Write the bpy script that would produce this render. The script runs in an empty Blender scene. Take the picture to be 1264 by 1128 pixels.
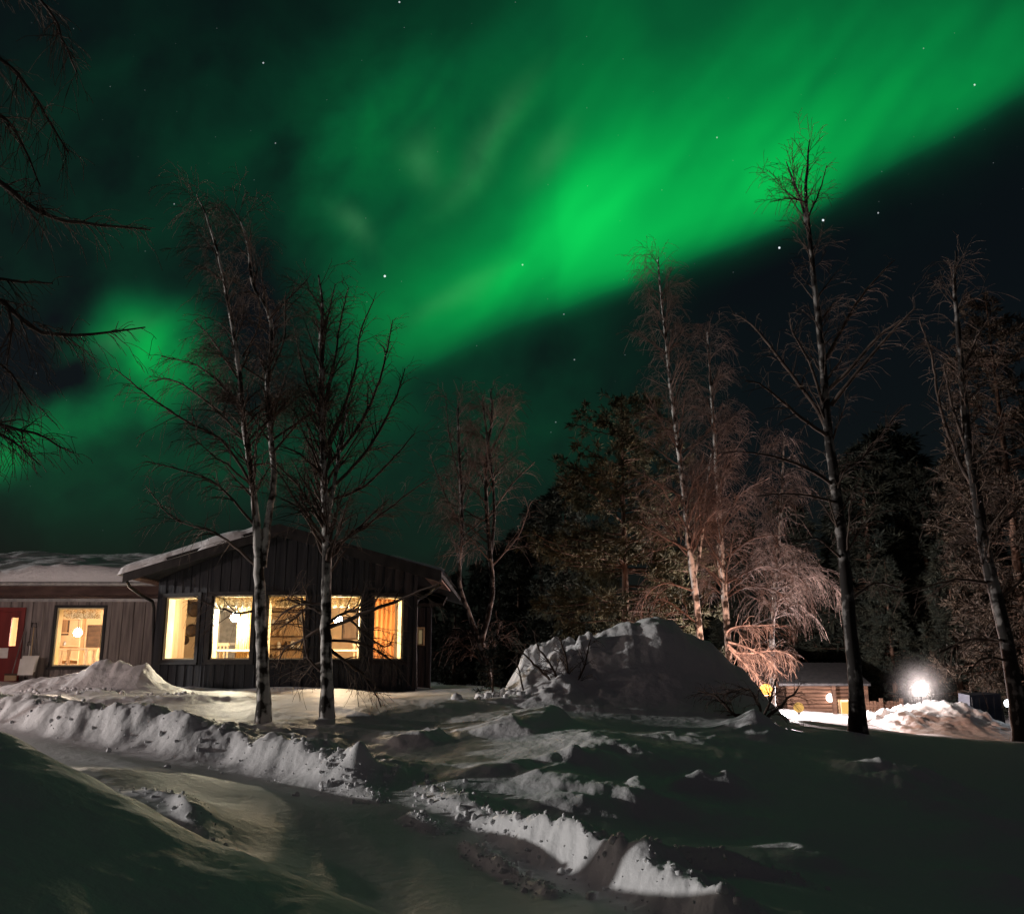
import bpy, math, random
import numpy as np
from mathutils import Vector

S = bpy.context.scene
COL = S.collection
R = math.radians

# ------------------------------------------------------------------ camera
F = 1150.0                      # focal length in pixels of the 1264 px wide photo
CAMZ = 1.7
PITCH = math.atan((825 - 564) / F)
cam_d = bpy.data.cameras.new('camera'); cam = bpy.data.objects.new('camera', cam_d); COL.objects.link(cam)
cam.location = (0, 0, CAMZ); cam.rotation_euler = (math.pi / 2 + PITCH, 0, 0)
cam_d.sensor_width = 36; cam_d.lens = 36 * F / 1264; cam_d.clip_end = 2000; cam_d.clip_start = 0.05
S.camera = cam
S.view_settings.view_transform = 'Standard'; S.view_settings.look = 'None'
S.view_settings.exposure = 0; S.view_settings.gamma = 1
S.cycles.use_denoising = True
S.cycles.max_bounces = 8; S.cycles.diffuse_bounces = 4; S.cycles.transparent_max_bounces = 12
S.cycles.sample_clamp_indirect = 4

cp_, sp_ = math.cos(PITCH), math.sin(PITCH)
def P(px, py, Y):
    """world point seen at photo pixel (px,py) at distance Y in front of the camera"""
    u = (px - 632) / F; v = (564 - py) / F
    dy = cp_ - v * sp_; dz = sp_ + v * cp_
    return np.array([u * Y / dy, Y, CAMZ + dz * Y / dy])

# ------------------------------------------------------------------ world: night sky with aurora
SUN_EL, SUN_AZ = 5.5, 278.0      # low cool moonlike light from the left (azimuth clockwise from +y)
W = bpy.data.worlds.new('World'); S.world = W; W.use_nodes = True
nt = W.node_tree; nt.nodes.clear()
def N(t, **k):
    n = nt.nodes.new(t)
    for a, b in k.items(): setattr(n, a, b)
    return n
def L(a, b): nt.links.new(a, b)
def M(op, a, b=None, c=None, clamp=False):
    n = N('ShaderNodeMath', operation=op, use_clamp=clamp)
    for i, x in enumerate((a, b, c)):
        if x is None: continue
        if isinstance(x, (int, float)): n.inputs[i].default_value = x
        else: L(x, n.inputs[i])
    return n.outputs[0]
def VM(op, a, b=None, scale=None):
    n = N('ShaderNodeVectorMath', operation=op)
    for i, x in enumerate((a, b)):
        if x is None: continue
        if isinstance(x, tuple): n.inputs[i].default_value = x
        else: L(x, n.inputs[i])
    if scale is not None: n.inputs['Scale'].default_value = scale
    return n.outputs['Value'] if op in ('DOT_PRODUCT', 'LENGTH', 'DISTANCE') else n.outputs[0]
def curve(val, pts, lo=0.0, hi=1.0):
    """float curve through pts; input range lo..hi"""
    t = M('DIVIDE', M('SUBTRACT', val, lo), hi - lo, clamp=True)
    n = N('ShaderNodeFloatCurve'); c = n.mapping.curves[0]
    pp = [((x - lo) / (hi - lo), y) for x, y in pts]
    while len(c.points) < len(pp): c.points.new(0.5, 0.5)
    for q, (x, y) in zip(c.points, pp): q.location = (x, y)
    n.mapping.use_clip = False
    n.mapping.update(); L(t, n.inputs['Value'])
    return n.outputs[0]
tc = N('ShaderNodeTexCoord'); D = tc.outputs['Generated']
# chart of the northern sky (gnomonic about a fixed world direction), unit = 1000
fw = M('MAXIMUM', VM('DOT_PRODUCT', D, (0, cp_, sp_)), 0.12)
sx_ = M('MULTIPLY_ADD', M('DIVIDE', VM('DOT_PRODUCT', D, (1, 0, 0)), fw), 1.15, 0.632)
sy_ = M('MULTIPLY_ADD', M('DIVIDE', VM('DOT_PRODUCT', D, (0, -sp_, cp_)), fw), -1.15, 0.564)
cxy = N('ShaderNodeCombineXYZ'); L(sx_, cxy.inputs[0]); L(sy_, cxy.inputs[1]); XY0 = cxy.outputs[0]
wn = N('ShaderNodeTexNoise'); wn.inputs['Scale'].default_value = 4.5; wn.inputs['Detail'].default_value = 2.5
L(XY0, wn.inputs['Vector'])
XY = VM('ADD', XY0, VM('SCALE', VM('SUBTRACT', wn.outputs['Color'], (.5, .5, .5)), scale=0.09))
wx = N('ShaderNodeSeparateXYZ'); L(XY, wx.inputs[0]); X, Yc = wx.outputs[0], wx.outputs[1]
# lower edge of the main band
edge = curve(sx_, [(-.3, .56), (.30, .545), (.5, .462), (.62, .408), (.7, .378), (.8, .338), (.9, .303), (.95, .287), (1.0, .263), (1.1, .207), (1.18, .165), (1.264, .118), (1.5, -.02)], -.3, 1.5)
h = M('SUBTRACT', edge, M('MULTIPLY_ADD', M('SUBTRACT', Yc, sy_), .35, sy_))          # height above the edge
prof = curve(h, [(-.09, 0), (-.028, .01), (-.010, .06), (.003, .26), (.02, .62), (.042, .9), (.066, 1), (.12, .83), (.17, .5), (.24, .27), (.34, .16), (.55, .07), (.9, .01)], -.09, .9)
along = curve(X, [(-.3, .0), (.40, .0), (.45, .08), (.52, .22), (.6, .33), (.68, .62), (.75, 1.0), (.83, .72), (.90, .70), (.95, .82), (1.0, .62), (1.08, .42), (1.2, .32), (1.3, .2), (1.5, .0)], -.3, 1.5)
# long soft rays across the band
rc = N('ShaderNodeCombineXYZ'); L(VM('DOT_PRODUCT', XY, (.70, -.84, 0)), rc.inputs[0]); L(VM('DOT_PRODUCT', XY, (5.4, 4.5, 0)), rc.inputs[1])
rn = N('ShaderNodeTexNoise'); rn.inputs['Scale'].default_value = 1.6; rn.inputs['Detail'].default_value = 2; L(rc.outputs[0], rn.inputs['Vector'])
ray = M('MAXIMUM', M('MULTIPLY_ADD', rn.outputs[0], 2.8, -.42), .12)
cl = N('ShaderNodeTexNoise'); cl.inputs['Scale'].default_value = 8; cl.inputs['Detail'].default_value = 5; L(XY, cl.inputs['Vector'])
cloud = M('MAXIMUM', M('MULTIPLY_ADD', cl.outputs[0], 2.8, -.42), .36)
A = M('MULTIPLY', M('MULTIPLY', prof, along), M('MULTIPLY_ADD', ray, .5, .5))
def blob(cx, cy, sx, sy, deg, amp):
    c, s = math.cos(R(deg)), math.sin(R(deg))
    q = VM('SUBTRACT', XY, (cx, cy, 0))
    a = VM('DOT_PRODUCT', q, (c / sx, s / sx, 0)); b = VM('DOT_PRODUCT', q, (-s / sy, c / sy, 0))
    e = M('MULTIPLY', M('ADD', M('MULTIPLY', a, a), M('MULTIPLY', b, b)), -1.0)
    return M('MULTIPLY', M('POWER', 2.71828, e), amp)
B = None
for b in [(.185, .437, .055, .045, 10, .5), (.17, .50, .12, .03, -15, .12), (.02, .548, .07, .028, -20, .26), (.27, .46, .06, .05, 0, .05), (.12, .41, .05, .02, -30, .10), (.6, .20, .10, .012, -52, .10), (.50, .16, .07, .012, -50, .06), (.47, .17, .03, .07, 20, .08), (.51, .252, .07, .032, -15, -.075), (.33, .30, .07, .12, 0, -.03), (.62, .34, .05, .02, -30, .08), (.10, .54, .16, .10, 0, .06), (.44, .21, .09, .14, 15, .10), (.43, .285, .05, .018, 40, .08),
          (.56, .19, .12, .045, -50, .085), (.75, .14, .2, .08, -35, .04), (1.05, .05, .25, .12, -25, .09), (1.2, .10, .14, .05, -26, .06), (.90, .19, .10, .07, -30, .08),
          (.55, .37, .08, .05, -30, .11), (.47, .40, .06, .09, 10, .05), (.66, .28, .10, .06, -40, .10), 
          (.55, .15, .28, .16, -20, .035), (.18, .25, .32, .25, 0, .032), (.55, .52, .18, .13, -20, .030), (.30, .58, .25, .07, 0, .018), (.7, .47, .12, .1, -25, .022)]:
    q = blob(*b); B = q if B is None else M('ADD', B, q)
A = M('ADD', A, M('MULTIPLY', B, M('MULTIPLY', cloud, M('MULTIPLY_ADD', ray, .45, .55))))
# fade the curtain out away from the north (no aurora overhead or behind the house)
A = M('MULTIPLY', A, M('SMOOTH_MIN', 1.0, M('MULTIPLY', M('MAXIMUM', M('SUBTRACT', VM('DOT_PRODUCT', D, (0, cp_, sp_)), .62), 0), 5.5), .2))
ramp = N('ShaderNodeValToRGB'); L(M('MULTIPLY', A, .77), ramp.inputs[0])
el = ramp.color_ramp.elements
el[0].position = 0; el[0].color = (.0012, .0022, .0032, 1); el[1].position = 1; el[1].color = (.002, .66, .095, 1)
for p, c in [(.03, (.0012, .024, .011, 1)), (.1, (.001, .078, .024, 1)), (.3, (.0006, .215, .044, 1)), (.62, (.001, .46, .072, 1))]:
    e = el.new(p); e.color = c
# stars
st = None
for (x, y, b) in [(475, 341, 1.3), (325, 78, .7), (645, 327, .6), (962, 306, 1.2), (1016, 272, 1.3), (1084, 263, .6), (1203, 105, .9), (709, 444, .35), (885, 170, .5), (340, 177, .35), (215, 252, .35), (493, 3, .8), (686, 521, .25), (696, 388, .3), (812, 322, 1.0), (1140, 60, .3)]:
    q = M('MULTIPLY', M('LESS_THAN', VM('DISTANCE', XY0, (x / 1000, y / 1000, 0)), .00065 + .00055 * b), b * .75)
    st = q if st is None else M('ADD', st, q)
vo = N('ShaderNodeTexVoronoi', voronoi_dimensions='2D'); vo.inputs['Scale'].default_value = 22; L(XY0, vo.inputs['Vector'])
vs_ = N('ShaderNodeSeparateColor'); L(vo.outputs['Color'], vs_.inputs[0])
st = M('ADD', st, M('MULTIPLY', M('LESS_THAN', vo.outputs['Distance'], .011), M('MULTIPLY', M('POWER', vs_.outputs[0], 6.0), .16)))
wsp = None
for b in [(.60, .185, .07, .016, -55, 1), (.44, .285, .035, .014, 38, .9), (.52, .20, .03, .02, 60, .7), (.685, .185, .04, .014, -48, .6), (.14, .42, .04, .012, -25, .6), (.56, .36, .05, .012, -35, .5)]:
    q = blob(*b); wsp = q if wsp is None else M('ADD', wsp, q)
wb = N('ShaderNodeBackground'); wb.inputs[0].default_value = (.05, .085, .055, 1); L(M('MULTIPLY', wsp, M('MULTIPLY', cloud, .38)), wb.inputs[1])
bg = N('ShaderNodeBackground'); L(ramp.outputs[0], bg.inputs[0]); bg.inputs[1].default_value = 1
bs = N('ShaderNodeBackground'); bs.inputs[0].default_value = (.9, .95, 1, 1); L(st, bs.inputs[1])
sky = N('ShaderNodeTexSky', sky_type='NISHITA', sun_disc=False); sky.sun_elevation = R(SUN_EL); sky.sun_rotation = R(SUN_AZ)
bk = N('ShaderNodeBackground'); L(sky.outputs[0], bk.inputs[0]); bk.inputs[1].default_value = .0022
a1 = N('ShaderNodeAddShader'); aw = N('ShaderNodeAddShader'); L(bg.outputs[0], aw.inputs[0]); L(wb.outputs[0], aw.inputs[1]); L(aw.outputs[0], a1.inputs[0]); L(bs.outputs[0], a1.inputs[1])
glow = N('ShaderNodeBackground'); glow.inputs[0].default_value = (1, .66, .74, 1)  # rosy fill added to the unseen sky, offsets the green on the snow
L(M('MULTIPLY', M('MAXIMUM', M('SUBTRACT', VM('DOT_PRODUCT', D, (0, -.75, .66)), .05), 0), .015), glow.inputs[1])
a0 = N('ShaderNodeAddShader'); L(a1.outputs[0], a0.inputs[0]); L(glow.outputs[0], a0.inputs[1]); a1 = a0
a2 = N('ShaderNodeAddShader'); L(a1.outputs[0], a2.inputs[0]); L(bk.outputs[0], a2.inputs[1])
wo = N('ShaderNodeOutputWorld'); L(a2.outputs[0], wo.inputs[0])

# ------------------------------------------------------------------ sun lamp used as the low cool light
sd = bpy.data.lights.new('sun', 'SUN'); sun = bpy.data.objects.new('sun', sd); COL.objects.link(sun)
sd.energy = 1.6; sd.angle = R(.6); sd.color = (1, .96, .93)
az = R(SUN_AZ)
tosun = Vector((math.sin(az) * math.cos(R(SUN_EL)), math.cos(az) * math.cos(R(SUN_EL)), math.sin(R(SUN_EL))))
sun.rotation_euler = tosun.to_track_quat('Z', 'Y').to_euler()

# ------------------------------------------------------------------ helpers
rng = np.random.default_rng(7)
def mk(name, verts, faces, mat, parent=None, smooth=False, base=None):
    v = np.asarray(verts, dtype=np.float64).reshape(-1, 3)
    root = parent
    while root is not None and root.parent is not None: root = root.parent
    off = np.array(base if base is not None else (tuple(root.location) if root is not None else (0, 0, 0)))
    v = v - off
    me = bpy.data.meshes.new(name)
    if isinstance(faces, np.ndarray):
        k = faces.shape[1]; n = len(faces)
        me.vertices.add(len(v)); me.vertices.foreach_set('co', v.astype(np.float32).ravel())
        me.loops.add(n * k); me.loops.foreach_set('vertex_index', faces.astype(np.int32).ravel())
        me.polygons.add(n); me.polygons.foreach_set('loop_start', np.arange(0, n * k, k, dtype=np.int32))
        me.update(calc_edges=True)
    else:
        me.from_pydata([tuple(p) for p in v], [], faces)
    if smooth: me.polygons.foreach_set('use_smooth', np.ones(len(me.polygons), dtype=bool))
    me.materials.append(mat)
    o = bpy.data.objects.new(name, me); COL.objects.link(o)
    if parent is not None: o.parent = parent
    elif base is not None: o.location = base
    return o
def thing(name, label, cat, loc, group=None):
    o = bpy.data.objects.new(name, None); COL.objects.link(o); o.location = tuple(float(c) for c in loc); o.empty_display_size = .2
    return tag(o, label, cat, group)
def tag(o, label, cat, group=None):
    o['label'] = label; o['category'] = cat
    if group: o['group'] = group
    return o
def dup(root, loc, label, scale=1, rz=0):
    r = root.copy(); COL.objects.link(r); r.location = tuple(float(c) for c in loc); r['label'] = label
    r.scale = (scale, scale, scale) if isinstance(scale, (int, float)) else scale; r.rotation_euler = (0, 0, rz)
    for ch in list(root.children):
        c = ch.copy(); COL.objects.link(c); c.parent = r
        for g in list(ch.children):
            d = g.copy(); COL.objects.link(d); d.parent = c
    return r
class MB:
    """mesh builder in plain lists"""
    def __init__(s): s.v = []; s.f = []
    def hexa(s, pts):
        n = len(s.v); s.v += [tuple(p) for p in pts]
        s.f += [(n, n+3, n+2, n+1), (n+4, n+5, n+6, n+7), (n, n+1, n+5, n+4), (n+1, n+2, n+6, n+5), (n+2, n+3, n+7, n+6), (n+3, n, n+4, n+7)]
    def box(s, x0, x1, y0, y1, z0, z1):
        s.hexa([(x0, y0, z0), (x1, y0, z0), (x1, y1, z0), (x0, y1, z0), (x0, y0, z1), (x1, y0, z1), (x1, y1, z1), (x0, y1, z1)])
    def obox(s, o, ex, en, s0, s1, n0, n1, z0, z1, z1b=None):
        """box along a wall: s along ex, n along outward normal en; z1b = top at the s1 end"""
        z1b = z1 if z1b is None else z1b
        def q(a, b, z): return (o[0] + ex[0]*a + en[0]*b, o[1] + ex[1]*a + en[1]*b, z)
        s.hexa([q(s0, n1, z0), q(s1, n1, z0), q(s1, n0, z0), q(s0, n0, z0), q(s0, n1, z1), q(s1, n1, z1b), q(s1, n0, z1b), q(s0, n0, z1)])
    def lathe(s, c, prof, seg=20):
        n = len(s.v)
        for r, z in prof:
            for i in range(seg):
                a = 2*math.pi*i/seg; s.v.append((c[0]+r*math.cos(a), c[1]+r*math.sin(a), c[2]+z))
        for j in range(len(prof)-1):
            for i in range(seg):
                s.f.append((n+j*seg+i, n+j*seg+(i+1) % seg, n+(j+1)*seg+(i+1) % seg, n+(j+1)*seg+i))
        s.f.append(tuple(n+i for i in reversed(range(seg)))); m = n+(len(prof)-1)*seg; s.f.append(tuple(m+i for i in range(seg)))
    def tube(s, pts, r, sides=8):
        V, Fc = tubes(np.array(pts, float)[None], np.full((1, len(pts)), r) if np.isscalar(r) else np.array(r, float)[None], sides)
        n = len(s.v); s.v += [tuple(p) for p in V]; s.f += [tuple(int(i)+n for i in f) for f in Fc]
    def build(s, name, mat, parent=None, smooth=False, base=None): return mk(name, s.v, s.f, mat, parent, smooth, base)

def tubes(Pk, Rk, sides=3):
    """many tapered tubes at once: Pk (n,k,3), Rk (n,k)"""
    n, k, _ = Pk.shape
    T = np.gradient(Pk, axis=1); T /= np.linalg.norm(T, axis=2, keepdims=True) + 1e-9
    ref = np.where(np.abs(T[:, :1, 2:3]) > .8, np.array([[[1., 0, 0]]]), np.array([[[0, 0, 1.]]]))
    A_ = np.cross(T, np.broadcast_to(ref, T.shape)); A_ /= np.linalg.norm(A_, axis=2, keepdims=True) + 1e-9
    B_ = np.cross(T, A_)
    ang = np.arange(sides) * 2 * math.pi / sides
    V = Pk[:, :, None, :] + Rk[:, :, None, None] * (A_[:, :, None, :] * np.cos(ang)[None, None, :, None] + B_[:, :, None, :] * np.sin(ang)[None, None, :, None])
    idx = np.arange(n * k * sides).reshape(n, k, sides)
    a = idx[:, :-1, :]; b = np.roll(a, -1, axis=2); c = np.roll(idx[:, 1:, :], -1, axis=2); d = idx[:, 1:, :]
    return V.reshape(-1, 3), np.stack([a, b, c, d], -1).reshape(-1, 4)

def vnoise(x, y, seed=0):
    xi = np.floor(x).astype(np.int64); yi = np.floor(y).astype(np.int64); fx = x - xi; fy = y - yi
    fx = fx*fx*fx*(fx*(fx*6-15)+10); fy = fy*fy*fy*(fy*(fy*6-15)+10)
    def hsh(a, b):
        n_ = (a * 374761393 + b * 668265263 + seed * 974711) & 0xffffffff
        n_ = ((n_ ^ (n_ >> 13)) * 1274126177) & 0xffffffff
        return ((n_ ^ (n_ >> 16)) & 0xffff) / 65535.0
    a = hsh(xi, yi); b = hsh(xi+1, yi); c = hsh(xi, yi+1); d = hsh(xi+1, yi+1)
    return (a*(1-fx)+b*fx)*(1-fy)+(c*(1-fx)+d*fx)*fy - .5
def fbm(x, y, seed=0, oct=4, gain=.5):
    r = 0; a = 1.; 
    for i in range(oct):
        r = r + a * vnoise(x + 17.3*i, y - 9.1*i, seed+i); x = x*2.03; y = y*2.03; a *= gain
    return r

# ------------------------------------------------------------------ materials
def mat(name, col, rough=.7, spec=.3, emit=None, es=0, metal=0):
    m = bpy.data.materials.new(name); m.use_nodes = True; b = m.node_tree.nodes['Principled BSDF']
    b.inputs['Base Color'].default_value = (*col, 1); b.inputs['Roughness'].default_value = rough; b.inputs['Specular IOR Level'].default_value = spec; b.inputs['Metallic'].default_value = metal
    if emit: b.inputs['Emission Color'].default_value = (*emit, 1); b.inputs['Emission Strength'].default_value = es
    return m
def noisy(name, c1, c2, scale=(6, 6, 6), rough=.75, spec=.3, bump=.0, detail=4, lo=.35, hi=.65, bscale=1):
    m = mat(name, c1, rough, spec); t = m.node_tree; b = t.nodes['Principled BSDF']
    co = t.nodes.new('ShaderNodeTexCoord'); mp = t.nodes.new('ShaderNodeMapping'); mp.inputs['Scale'].default_value = scale
    no = t.nodes.new('ShaderNodeTexNoise'); no.inputs['Detail'].default_value = detail; no.inputs['Scale'].default_value = 1
    rp = t.nodes.new('ShaderNodeValToRGB'); rp.color_ramp.elements[0].position = lo; rp.color_ramp.elements[1].position = hi
    rp.color_ramp.elements[0].color = (*c1, 1); rp.color_ramp.elements[1].color = (*c2, 1)
    t.links.new(co.outputs['Object'], mp.inputs[0]); t.links.new(mp.outputs[0], no.inputs['Vector']); t.links.new(no.outputs[0], rp.inputs[0]); t.links.new(rp.outputs[0], b.inputs['Base Color'])
    if bump:
        bp = t.nodes.new('ShaderNodeBump'); bp.inputs['Strength'].default_value = bump; bp.inputs['Distance'].default_value = .05 * bscale
        t.links.new(no.outputs[0], bp.inputs['Height']); t.links.new(bp.outputs[0], b.inputs['Normal'])
    return m
def snow_mat(name, bump=.5, fine=9):
    m = mat(name, (.88, .885, .89), .55, .25); t = m.node_tree; b = t.nodes['Principled BSDF']
    co = t.nodes.new('ShaderNodeTexCoord')
    n1 = t.nodes.new('ShaderNodeTexNoise'); n1.inputs['Scale'].default_value = fine; n1.inputs['Detail'].default_value = 6; n1.inputs['Roughness'].default_value = .6
    n2 = t.nodes.new('ShaderNodeTexNoise'); n2.inputs['Scale'].default_value = 60; n2.inputs['Detail'].default_value = 2
    t.links.new(co.outputs['Object'], n1.inputs['Vector']); t.links.new(co.outputs['Object'], n2.inputs['Vector'])
    ad = t.nodes.new('ShaderNodeMath'); ad.operation = 'MULTIPLY_ADD'; ad.inputs[1].default_value = .12
    t.links.new(n2.outputs[0], ad.inputs[0]); t.links.new(n1.outputs[0], ad.inputs[2])
    bp = t.nodes.new('ShaderNodeBump'); bp.inputs['Strength'].default_value = bump; bp.inputs['Distance'].default_value = .06
    t.links.new(ad.outputs[0], bp.inputs['Height']); t.links.new(bp.outputs[0], b.inputs['Normal'])
    return m
SNOW = snow_mat('snow', .3); SNOWP = snow_mat('snow_ploughed', .6, 6)
def bark_mat(name, white, dark, amt=.5):
    m = mat(name, white, .8, .2); t = m.node_tree; b = t.nodes['Principled BSDF']
    co = t.nodes.new('ShaderNodeTexCoord')
    def nz(scale, det):
        mp = t.nodes.new('ShaderNodeMapping'); mp.inputs['Scale'].default_value = scale
        no = t.nodes.new('ShaderNodeTexNoise'); no.inputs['Scale'].default_value = 1; no.inputs['Detail'].default_value = det
        t.links.new(co.outputs['Object'], mp.inputs[0]); t.links.new(mp.outputs[0], no.inputs['Vector']); return no.outputs[0]
    r1 = t.nodes.new('ShaderNodeValToRGB'); r1.color_ramp.elements[0].position = amt - .04; r1.color_ramp.elements[1].position = amt + .04
    r1.color_ramp.elements[0].color = (*dark, 1); r1.color_ramp.elements[1].color = (*white, 1)
    mx = t.nodes.new('ShaderNodeMath'); mx.operation = 'MULTIPLY_ADD'; mx.inputs[1].default_value = .55
    n_a = nz((4.5, 4.5, 5), 4); n_b = nz((7, 7, .9), 3)
    t.links.new(n_a, mx.inputs[0])
    m2 = t.nodes.new('ShaderNodeMath'); m2.operation = 'MULTIPLY'; m2.inputs[1].default_value = .45
    t.links.new(n_b, m2.inputs[0]); t.links.new(m2.outputs[0], mx.inputs[2]); t.links.new(mx.outputs[0], r1.inputs[0]); t.links.new(r1.outputs[0], b.inputs['Base Color'])
    bp = t.nodes.new('ShaderNodeBump'); bp.inputs['Strength'].default_value = .4; bp.inputs['Distance'].default_value = .02
    t.links.new(mx.outputs[0], bp.inputs['Height']); t.links.new(bp.outputs[0], b.inputs['Normal'])
    return m
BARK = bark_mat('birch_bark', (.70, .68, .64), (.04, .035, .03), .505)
BARKG = bark_mat('shaded_birch_bark', (.26, .24, .225), (.028, .024, .022), .555)  # darker copy of the birch bark, weaker light put into the colour
TWIG = noisy('birch_twigs', (.05, .036, .03), (.15, .11, .09), (1.5, 1.5, 1.5), .85, .15)
TWIGL = noisy('reddish_birch_twigs', (.07, .048, .04), (.17, .12, .10), (2, 2, 2), .85, .15)
BRIGHT = noisy('pale_lamplit_branches', (.20, .16, .15), (.50, .44, .41), (5, 5, 5), .8, .2)  # paler copy of the twigs, lantern light put into the colour
NEEDLE = noisy('conifer_needles', (.028, .028, .013), (.066, .056, .025), (1.4, 1.4, 1.4), .8, .2)
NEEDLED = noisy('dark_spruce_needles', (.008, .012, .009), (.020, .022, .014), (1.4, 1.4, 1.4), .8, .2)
NEEDLEB = noisy('brownish_needles', (.014, .010, .007), (.034, .024, .015), (1.4, 1.4, 1.4), .8, .2)
PBARK = noisy('pine_bark', (.04, .025, .018), (.095, .058, .04), (9, 9, 2), .9, .1, .5)
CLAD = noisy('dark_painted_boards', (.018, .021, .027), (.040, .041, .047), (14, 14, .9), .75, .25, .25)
CLADW = noisy('weathered_grey_boards', (.15, .13, .125), (.30, .26, .245), (12, 12, .8), .85, .15, .3)
TRIM = noisy('black_trim', (.012, .012, .013), (.03, .028, .028), (6, 6, 3), .6, .3)
FASC = noisy('dark_brown_fascia', (.05, .028, .024), (.10, .06, .05), (2, 8, 8), .7, .25)
ROOF = noisy('roof_felt', (.02, .02, .02), (.05, .05, .05), (5, 5, 5), .85, .2)
CREAM = noisy('cream_window_lining', (.62, .52, .30), (.74, .64, .42), (5, 5, 1.5), .6, .3)
WOODI = noisy('pine_interior_boards', (.42, .28, .15), (.60, .44, .27), (1.2, 10, .8), .6, .3)
WOODF = noisy('wood_floor', (.16, .09, .045), (.28, .17, .09), (9, 1, 1), .5, .4)
CEIL = noisy('cream_ceiling', (.55, .45, .27), (.66, .55, .36), (2, 2, 2), .7, .2)
DARKW = noisy('dark_wood', (.035, .02, .012), (.09, .055, .035), (3, 3, 9), .6, .3)
WHITEP = noisy('white_paint', (.70, .68, .63), (.82, .80, .76), (3, 3, 3), .5, .35)
REDD = noisy('red_door_paint', (.15, .011, .009), (.21, .02, .015), (5, 5, 1), .5, .35)
METAL = noisy('grey_metal', (.22, .22, .22), (.36, .35, .34), (8, 8, 8), .4, .5)
PAPER = noisy('paper', (.72, .68, .64), (.84, .8, .76), (9, 9, 9), .8, .2)
LOG = noisy('brown_log_wall', (.035, .018, .011), (.08, .043, .026), (1, 1, 12), .8, .2, .3)
BLUEP = noisy('dark_blue_tarpaulin', (.006, .008, .016), (.012, .017, .03), (2, 2, 2), .6, .3)
def glass_mat():
    m = bpy.data.materials.new('window_glass'); m.use_nodes = True; t = m.node_tree; t.nodes.clear()
    tr = t.nodes.new('ShaderNodeBsdfTransparent'); tr.inputs[0].default_value = (.95, .96, .95, 1)
    gl = t.nodes.new('ShaderNodeBsdfGlossy'); gl.inputs['Roughness'].default_value = .02
    fr = t.nodes.new('ShaderNodeFresnel'); fr.inputs[0].default_value = 1.35
    mx = t.nodes.new('ShaderNodeMixShader'); o = t.nodes.new('ShaderNodeOutputMaterial')
    t.links.new(fr.outputs[0], mx.inputs[0]); t.links.new(tr.outputs[0], mx.inputs[1]); t.links.new(gl.outputs[0], mx.inputs[2]); t.links.new(mx.outputs[0], o.inputs[0])
    return m
GLASS = glass_mat()

# ------------------------------------------------------------------ terrain
CTRL = [(632,1128,7.2),(450,1128,7.0),(400,1040,9.2),(300,990,10.5),(500,980,11),(250,955,12.3),(100,925,14),(0,905,15.5),(-200,890,18),
 (150,875,17.5),(0,868,18.5),(320,893,16),(405,887,16),(250,855,22.5),(350,850,23.5),(450,853,23.5),(515,855,24),(560,850,24),(50,842,25),(-100,840,26),(-250,838,26),
 (500,880,17),(600,872,18),(685,868,18),(500,925,14.5),(600,930,13.5),(690,900,15),(690,950,12),(600,985,10.8),
 (800,900,15.5),(800,960,12),(800,1020,10),(950,1000,10.9),(950,1128,7.7),(1264,1128,8.6),(1264,1020,12),(1264,960,15),(1100,950,14),
 (950,896,16.5),(1060,904,17.5),(1130,914,17.5),(1264,922,17.5),(1400,925,17.5),(1060,907,24),(1200,922,24),(1020,893,30),(1020,880,40),(1000,868,55),(1264,915,27),(1264,900,37),(1150,905,30),
 (632,850,35),(400,845,35),(632,838,70),(200,836,70),(-200,832,80),(1000,855,80),(1300,852,80),(1600,860,50),(1700,930,17),(-500,845,30),(-600,832,80),(1900,850,80),
 (0,890,6.6),(50,910,6.4),(100,932,6.2),(200,987,5.8),(280,1062,5.2),(335,1128,4.8),(100,1128,4.2),(0,1128,4.0),(0,1000,5),(150,1050,4.9),(-200,935,6),
 (150,948,11),(220,1005,9.2),(285,1068,7.6),(330,1100,6.9)]
cw = np.array([P(*c) for c in CTRL] + [np.array(p, float) for p in [(-4.4,9.9,.52),(-3.3,8.5,.30),(-2.6,7.9,.26),(-4.6,8.9,.50),(-3.0,7.6,.38),(-7,9.5,.65),(-10,11,.6),(-14,13,.7),(-9,7,.8),(0,-5,0),(0,2,0),(3,3,0),(-1,3,.35),(-5,0,.9),(8,2,-.35),(9,8,-.35),(0,-40,0),(-40,0,1.0),(40,0,0),(-60,40,1.2),(60,40,-.3),(0,-90,0),(90,0,0),(-90,0,1),(0,150,.8),(90,120,0),(-90,120,1.2)]])
def _tk(r2): return .5 * r2 * np.log(r2 + 1e-9)
def _tps(pts, lam=.02):
    n = len(pts); d2 = ((pts[:, None, :2] - pts[None, :, :2])**2).sum(-1)
    K = _tk(d2) + lam * np.eye(n); Q = np.hstack([np.ones((n, 1)), pts[:, :2]])
    Ax = np.block([[K, Q], [Q.T, np.zeros((3, 3))]])
    return np.linalg.solve(Ax, np.concatenate([pts[:, 2], np.zeros(3)]))
TW = _tps(cw)
def base_h(x, y):
    x = np.asarray(x, float); y = np.asarray(y, float); sh = x.shape; xf = x.ravel(); yf = y.ravel()
    z = TW[-3] + TW[-2] * xf + TW[-1] * yf
    for i in range(len(cw)): z = z + TW[i] * _tk((xf - cw[i, 0])**2 + (yf - cw[i, 1])**2)
    r = np.hypot(xf, yf); t = np.clip((r - 75) / 60, 0, 1); z = z * (1 - t) + .5 * t
    return z.reshape(sh)
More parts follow.
